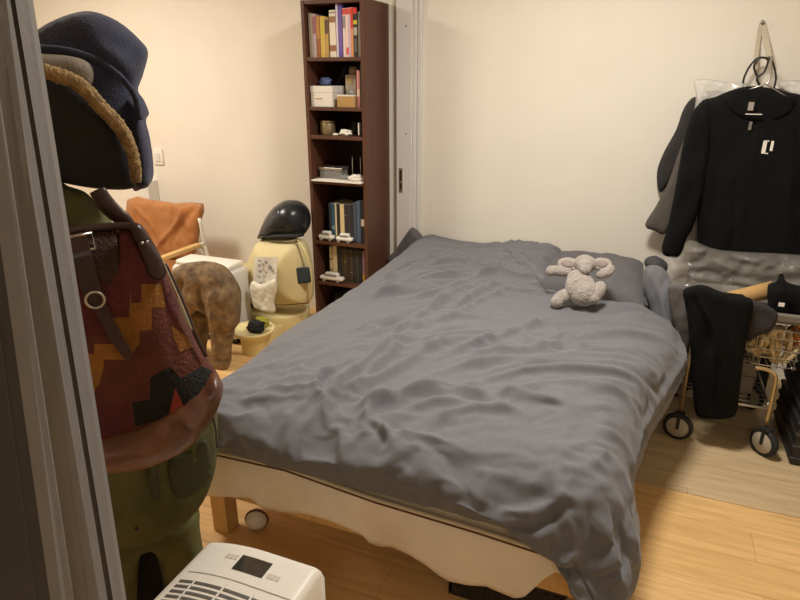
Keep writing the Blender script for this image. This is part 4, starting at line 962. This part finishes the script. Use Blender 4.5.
band([aY(762, 22, 3.39), aY(766, 40, 3.37), aY(769, 57, 3.34)], .024, .003, M['strap'], 'strap', hk)
band([aY(761.5, 23, 3.396), aY(758, 42, 3.385), aY(755.5, 62, 3.36), aY(756, 76, 3.35)], .018, .003, M['strap'], 'strap', hk)
MB().tube([aY(762.5, 22, 3.3995), aY(762.5, 22, 3.375)], .008, 12).build('pin', M['steel'], hk)
MB().box(tuple(aY(766.5, 60, 3.335)), tuple(aY(771, 56, 3.33)), .001).build('clip', M['steel'], hk)
def hanger(label, m, hookpx, armL, armR, Yh, r):
    t = thing('hanger', label, 'hanger', aY(*hookpx[len(hookpx) // 2], Yh), 'hangers on the strap')
    MB().tube([aY(x, y, Yh) for x, y in hookpx], r, 8, smooth_path=5).build('hook', m, t)
    e = hookpx[-1]
    MB().tube([aY(*armL, Yh), aY(*e, Yh), aY(*armR, Yh)], r, 8).build('arm', m, t)
hanger('black hanger with wide round hook nearest the wall', M['blackp'], [(767, 58), (758, 58), (750, 66), (744, 78), (743, 88)], (724, 102), (790, 104), 3.335, .0045)
hanger('black hanger whose hook curls right under the strap clip', M['blackp'], [(757, 76), (754, 66), (760, 58), (768, 60), (764, 72), (757, 78), (760, 86)], (735, 100), (792, 104), 3.31, .0045)
hanger('dark hanger with the rightmost hook of the three', M['blackp'], [(769, 57), (774, 66), (776, 78), (774, 88)], (745, 98), (799, 104), 3.29, .004)
hanger('silver wire hanger holding the black hoodie', M['steel'], [(771, 57), (771.5, 70), (770, 80), (766, 84)], (737, 93.5), (788, 98), 3.165, .0032)
# garments: farthest first
gj = thing('grey_jacket', 'grey-brown jacket hung behind the black hoodie on the right wall', 'jacket', aY(690, 245, 3.3))
puff([(700, 104), (708, 96), (760, 90), (796, 98), (806, 180), (806, 296), (750, 298), (690, 292), (694, 240), (697, 180)], YP(3.315), .018, .02, .03, .014, (.008, 9, 4, 6)).build('body', M['greyj'], gj)
puff([(698, 104), (695, 112), (686, 134), (677, 157), (668, 183), (656, 206), (645, 225), (655, 231), (666, 233), (678, 205), (692, 160), (702, 120)], YP(3.30), .02, .03, .03, .011, (.008, 12, 6, 1)).build('sleeve', M['greyj'], gj)
cj = thing('charcoal_coat', 'charcoal coat hung deepest behind the grey jacket on the right wall', 'coat', aY(672, 190, 3.36))
puff([(694, 97), (700, 104), (694, 135), (680, 165), (668, 185), (659, 192), (657, 172), (664, 152), (676, 130), (684, 108)], YP(3.362), .025, .02, .03, .011, (.008, 12, 6, 9)).build('sleeve', M['char'], cj)
puff([(700, 102), (740, 94), (795, 100), (812, 150), (812, 290), (750, 296), (700, 280), (700, 215)], YP(3.368), .012, .015, .03, .016, (.004, 9, 4, 6)).build('body', M['char'], cj)
hd = thing('hoodie', 'black zip hoodie with small white chest logo hung on the right wall', 'hoodie', aY(745, 262, 3.2))
hp_ = YP(3.21)
puff([(700, 104), (715, 97), (735, 89), (752, 86), (770, 88), (788, 92), (806, 98), (815, 120), (815, 180), (812, 263), (770, 264), (735, 262), (704, 254), (697, 248), (698, 190), (697, 140)], hp_, .06, .05, .06, .013, (.012, 10, 4, 3),
     folds=[([(735, 170), (733, 210), (730, 250)], .008, -.010), ([(756, 130), (745, 190), (735, 255)], .010, .008), ([(790, 120), (785, 190), (788, 255)], .02, .012), ([(710, 130), (712, 190), (708, 245)], .018, -.012)]).build('body', M['black'], hd)
puff([(706, 100), (712, 115), (710, 150), (704, 190), (694, 225), (686, 240), (682, 252), (676, 258), (664, 255), (662, 246), (668, 225), (674, 195), (680, 160), (686, 130), (694, 110)], YP(3.175), .045, .04, .04, .011, (.012, 12, 6, 5)).build('sleeve', M['black'], hd)
puff([(797, 98), (806, 100), (818, 125), (825, 180), (826, 240), (812, 252), (798, 240), (800, 180), (794, 130)], YP(3.165), .045, .03, .04, .011, (.012, 12, 6, 8)).build('sleeve', M['black'], hd)
puff([(724, 100), (735, 91), (750, 89), (768, 91), (786, 96), (795, 104), (785, 116), (765, 121), (748, 120), (732, 112)], YP(3.152), .010, .02, .03, .01, (.008, 14, 10, 2)).build('hood', M['black'], hd)
def marks(name, m, rects, Yq, parent, label=None):
    mb = MB()
    for x0, y0, x1, y1 in rects:
        a = aY(x0, y0, Yq); b = aY(x1, y1, Yq); mb.box((a.x, Yq, b.z), (b.x, Yq + .003, a.z))
    return mb.build(name, m, parent, label=label)
marks('neck_tag', cmat((150, 140, 132)), [(749, 102, 753, 110.5)], 3.112, hd, 'pale neck tag')
marks('neck_seam', M['paper'], [(745.5, 113.6, 762, 114.8)], 3.112, hd, 'white line at the neck')
marks('logo', M['paper'], [(763.6, 141, 765.0, 153.6), (764.4, 140.4, 769.2, 141.5), (764.4, 152.9, 768.0, 154.0), (771.6, 141, 772.3, 151)], 3.143, hd, 'white bracket-shaped chest logo')
marks('zip_pull', M['greyp'], [(749.5, 121.5, 751, 130)], 3.138, hd)
# clear garment cover: shoulders and lower hem
gc = thing('garment_cover', 'clear plastic garment cover over the clothes on the right wall', 'garment cover', aY(745, 290, 3.25))
puff([(694, 84), (700, 79), (730, 82), (748, 84), (738, 92), (716, 100), (700, 108), (694, 116), (696, 96)], YP(3.255), .012, .01, .02, .010, (.014, 30, 20, 4)).build('left_shoulder', M['poly2'], gc)
puff([(778, 82), (800, 80), (815, 84), (815, 98), (795, 96), (782, 90)], YP(3.255), .012, .01, .02, .010, (.014, 30, 20, 8)).build('right_shoulder', M['poly2'], gc)
puff([(690, 240), (720, 250), (800, 255), (815, 262), (812, 284), (780, 289), (745, 298), (712, 291), (684, 289), (671, 290), (667, 272), (668, 257), (680, 256)], YP(2.86), .05, .03, .05, .010, (.04, 12, 22, 3)).build('lower_hem', M['poly'], gc)

# ------------------------------------------------------------------ wire trolley and what it carries
CX0, CX1, CY0, CY1 = .24, .70, 2.60, 3.00
tr2 = thing('wire_trolley', 'wire trolley with brass tube frame on castors right of the bed', 'trolley', ((CX0 + CX1) / 2, 2.8, 0))
for y in (CY0, CY1):
    MB().tube([(CX0 + .02, y, .135), (CX0 + .02, y, .60)], .008, 10).build('post', M['brass'], tr2)
    MB().tube([(.50, y, .385), (.54, y, .385), (.572, y, .37), (.582, y, .33), (.585, y, .135)], .0085, 10, smooth_path=4).build('post', M['brass'], tr2)
    MB().tube([(CX0, y, .212), (.59, y, .212)], .007, 10).build('bottom_rail', M['steel'], tr2)
for x in (CX0 + .01, .585):
    MB().tube([(x, CY0, .212), (x, CY1, .212)], .006, 8).build('bottom_rail', M['steel'], tr2)
mb = MB()
for k in range(9): mb.tube([(CX0, CY0 + .04 + k * .04, .212), (.585, CY0 + .04 + k * .04, .212)], .0025, 6)
mb.build('lower_shelf', M['steel'], tr2)
MB().box((CX0, CY0, .585), (CX1, CY1, .60), .004).build('tray', M['greyp'], tr2)
MB().box((CX0 - .01, CY0 - .012, .596), (CX1 + .02, CY0 + .012, .628), .006).build('tray_rim', M['greyp'], tr2)
bk = MB()
for zz in (.40, .435, .47, .52, .555): bk.tube([(.42, CY0 + .005, zz), (.64, CY0 + .005, zz), (.65, CY0 + .3, zz), (.42, CY0 + .3, zz)], .0028, 6, closed=True)
for k in range(8): bk.tube([(.43 + k * .029, CY0 + .005, .39), (.43 + k * .029, CY0 + .005, .60)], .0018, 6) if k in (0, 2, 5, 7) else None
for k in range(8): bk.tube([(.43 + k * .029, CY0 + .005, .395), (.43 + k * .029, CY0 + .3, .395)], .0022, 6)
bk.build('wire_basket', M['steel'], tr2)
for x, y, ang_ in ((CX0 + .02, CY0 - .01, -12), (.59, CY0 - .01, -48), (CX0 + .02, CY1, 10), (.585, CY1, -30)):
    cs = MB(); a = R(ang_); rt = Matrix.Rotation(a, 4, 'Z'); o_ = Matrix.Translation((x, y, 0)) @ rt
    fk = MB().box((-.02, -.018, .118), (.02, .018, .13), .003, mtx=o_).box((-.007, -.019, .055), (.007, -.016, .12), .001, mtx=o_).box((-.007, .016, .055), (.007, .019, .12), .001, mtx=o_)
    f_ = fk.build('castor_fork', M['rubber'], tr2)
    w_ = MB(); 
    def rot_lathe(prof, m):
        q = MB().lathe(prof, (0, 0, 0), 26, axis='y', cap=False); q.v = [tuple(o_ @ Vector((v[0], v[1], v[2] + .062))) for v in q.v]; return q
    rot_lathe([(.046, -.014), (.058, -.013), (.062, -.006), (.062, .006), (.058, .013), (.046, .014), (.046, -.014)], 0).build('castor_tyre', M['rubber'], f_)
    rot_lathe([(0, -.0145), (.012, -.0148), (.014, -.0135), (.044, -.0138), (.046, -.012), (.046, .012), (.044, .0138), (.014, .0135), (.012, .0148), (0, .0145)], 0).build('castor_wheel', M['wheel'], f_)
# boxes on the lower shelf
MB().box((.20, 3.08, .0035), (.66, 3.34, .24), .01).build('storage_box', M['crate'], label='added dark box standing in for the shade behind the trolley', cat='box')  # added dark block: stands in for shaded floor under and behind the trolley
db = thing('drawer_box', 'grey plastic drawer box on the trolley lower shelf', 'box', (.48, 2.8, .219))
MB().box((.42, 2.70, .219), (.53, 2.95, .385 - .006), .003).build('body', M['greyp'], db)
MB().box((.424, 2.694, .222), (.526, 2.70, .298), .002).build('drawer', M['greyp'], db)
MB().box((.424, 2.694, .302), (.526, 2.70, .376), .002).build('drawer', M['greyp'], db)
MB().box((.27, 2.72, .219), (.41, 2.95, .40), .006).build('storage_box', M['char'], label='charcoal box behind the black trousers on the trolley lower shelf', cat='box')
# cords in the basket
cb_ = thing('cord_bundle', 'bundle of cream cords stuffed in the trolley wire basket', 'cord bundle', (.55, 2.68, .40))
rnd = random.Random(3)
for s_i in range(9):
    cx_, cz_ = .50 + .012 * s_i, .475 + rnd.uniform(-.015, .015); pts = []
    for k in range(9):
        a = k / 8 * math.pi * 2; pts.append((cx_ + math.cos(a) * rnd.uniform(.02, .045), 2.63 + rnd.uniform(.0, .09), cz_ + math.sin(a) * rnd.uniform(.045, .07)))
    MB().tube(pts, .0095, 8, closed=True, smooth_path=5, rough=.3).build('cord', M['twine'], cb_)
lump('orange_cloth', 'orange cloth at the back right of the wire basket', 'cloth', (783, 800), 324, 348, 2.8, .40, M['orange'], .05, 31)
# cloths on the tray
puff([(668, 288), (680, 284), (691, 292), (692, 320), (691, 346), (684, 350), (677, 338), (671, 315)], YP(2.66), .02, .05, .03, .012, (.012, 14, 8, 4)).build('grey_cloth', M['grey'], label='grey cloth hanging over the left end of the trolley beside the bed', cat='cloth')
puff([(744, 303), (756, 301), (772, 308), (778, 316), (772, 330), (758, 336), (748, 342), (744, 330)], YP(2.575), .012, .012, .02, .01, (.008, 16, 10, 6)).build('grey_cloth', M['char'], label='charcoal cloth over the trolley rim right of the black trousers', cat='cloth')
bt_ = thing('black_trousers', 'black trousers draped over the front of the wire trolley', 'trousers', aY(715, 418, 2.56))
puff([(683, 291), (692, 286), (704, 285), (722, 292), (736, 296), (750, 298), (753, 306), (750, 325), (745, 350), (741, 380), (737, 412), (728, 418), (712, 419), (697, 416), (693, 395), (691, 360), (688, 325), (685, 305)], YP(2.555), .025, .02, .03, .011, (.012, 12, 4, 2),
     folds=[([(692, 295), (705, 320), (708, 350)], .010, -.014), ([(700, 300), (716, 330), (720, 360)], .012, .012), ([(718, 345), (716, 380), (712, 415)], .010, -.012)]).build('leg_cloth', M['black'], bt_)
a = aY(690, 290, 2.575); b = aY(750, 299, 2.575)
MB().box((a.x, 2.555, .63), (b.x, 2.68, .668), .018, seg=4).build('waist_fold', M['black'], bt_)
ctb = [aY(741, 297, 2.74), aY(774, 289, 2.74)]
dv_ = (ctb[1] - ctb[0]).normalized()
MB().tube([ctb[0] - dv_ * .1, ctb[0], ctb[1]], .034, 20).build('cardboard_tube', M['cardboard'], label='cardboard tube lying on the trolley behind the black trousers', cat='tube')
puff([(768, 285), (776, 283), (779, 275), (783, 274), (786, 281), (796, 285), (806, 288), (812, 300), (812, 314), (790, 314), (774, 313), (768, 304)], YP(2.70), .05, .06, .04, .012, (.02, 14, 10, 9)).build('black_cloth', M['black'], label='black cloth heap with a pointed tip on the trolley right end', cat='cloth')
MB().box(tuple(aY(778, 306, 2.615)), tuple(aY(785, 303.5, 2.61)), .001).build('white_tag', M['paper'], label='small white tag lying on the trolley rim by the black cloth', cat='tag')
# crates at the right edge
for i, (z0, lab) in enumerate(((0, 'dark ribbed plastic crate on the floor at the right edge, lower of two'), (.215, 'dark ribbed plastic crate at the right edge, upper of two'))):
    t = thing('ribbed_crate', lab, 'crate', (.86, 2.75, z0 + .003), 'ribbed crates at the right edge')
    z0 += .003
    MB().box((.685, 2.55, z0), (1.05, 2.95, z0 + .20), .012, seg=3).build('body', M['crate'], t)
    for zz in (.02, .075, .13, .18): MB().box((.680, 2.545, z0 + zz), (1.055, 2.955, z0 + zz + .018), .006, seg=3).build('rib', M['crate'], t)
bpy.context.view_layer.update()
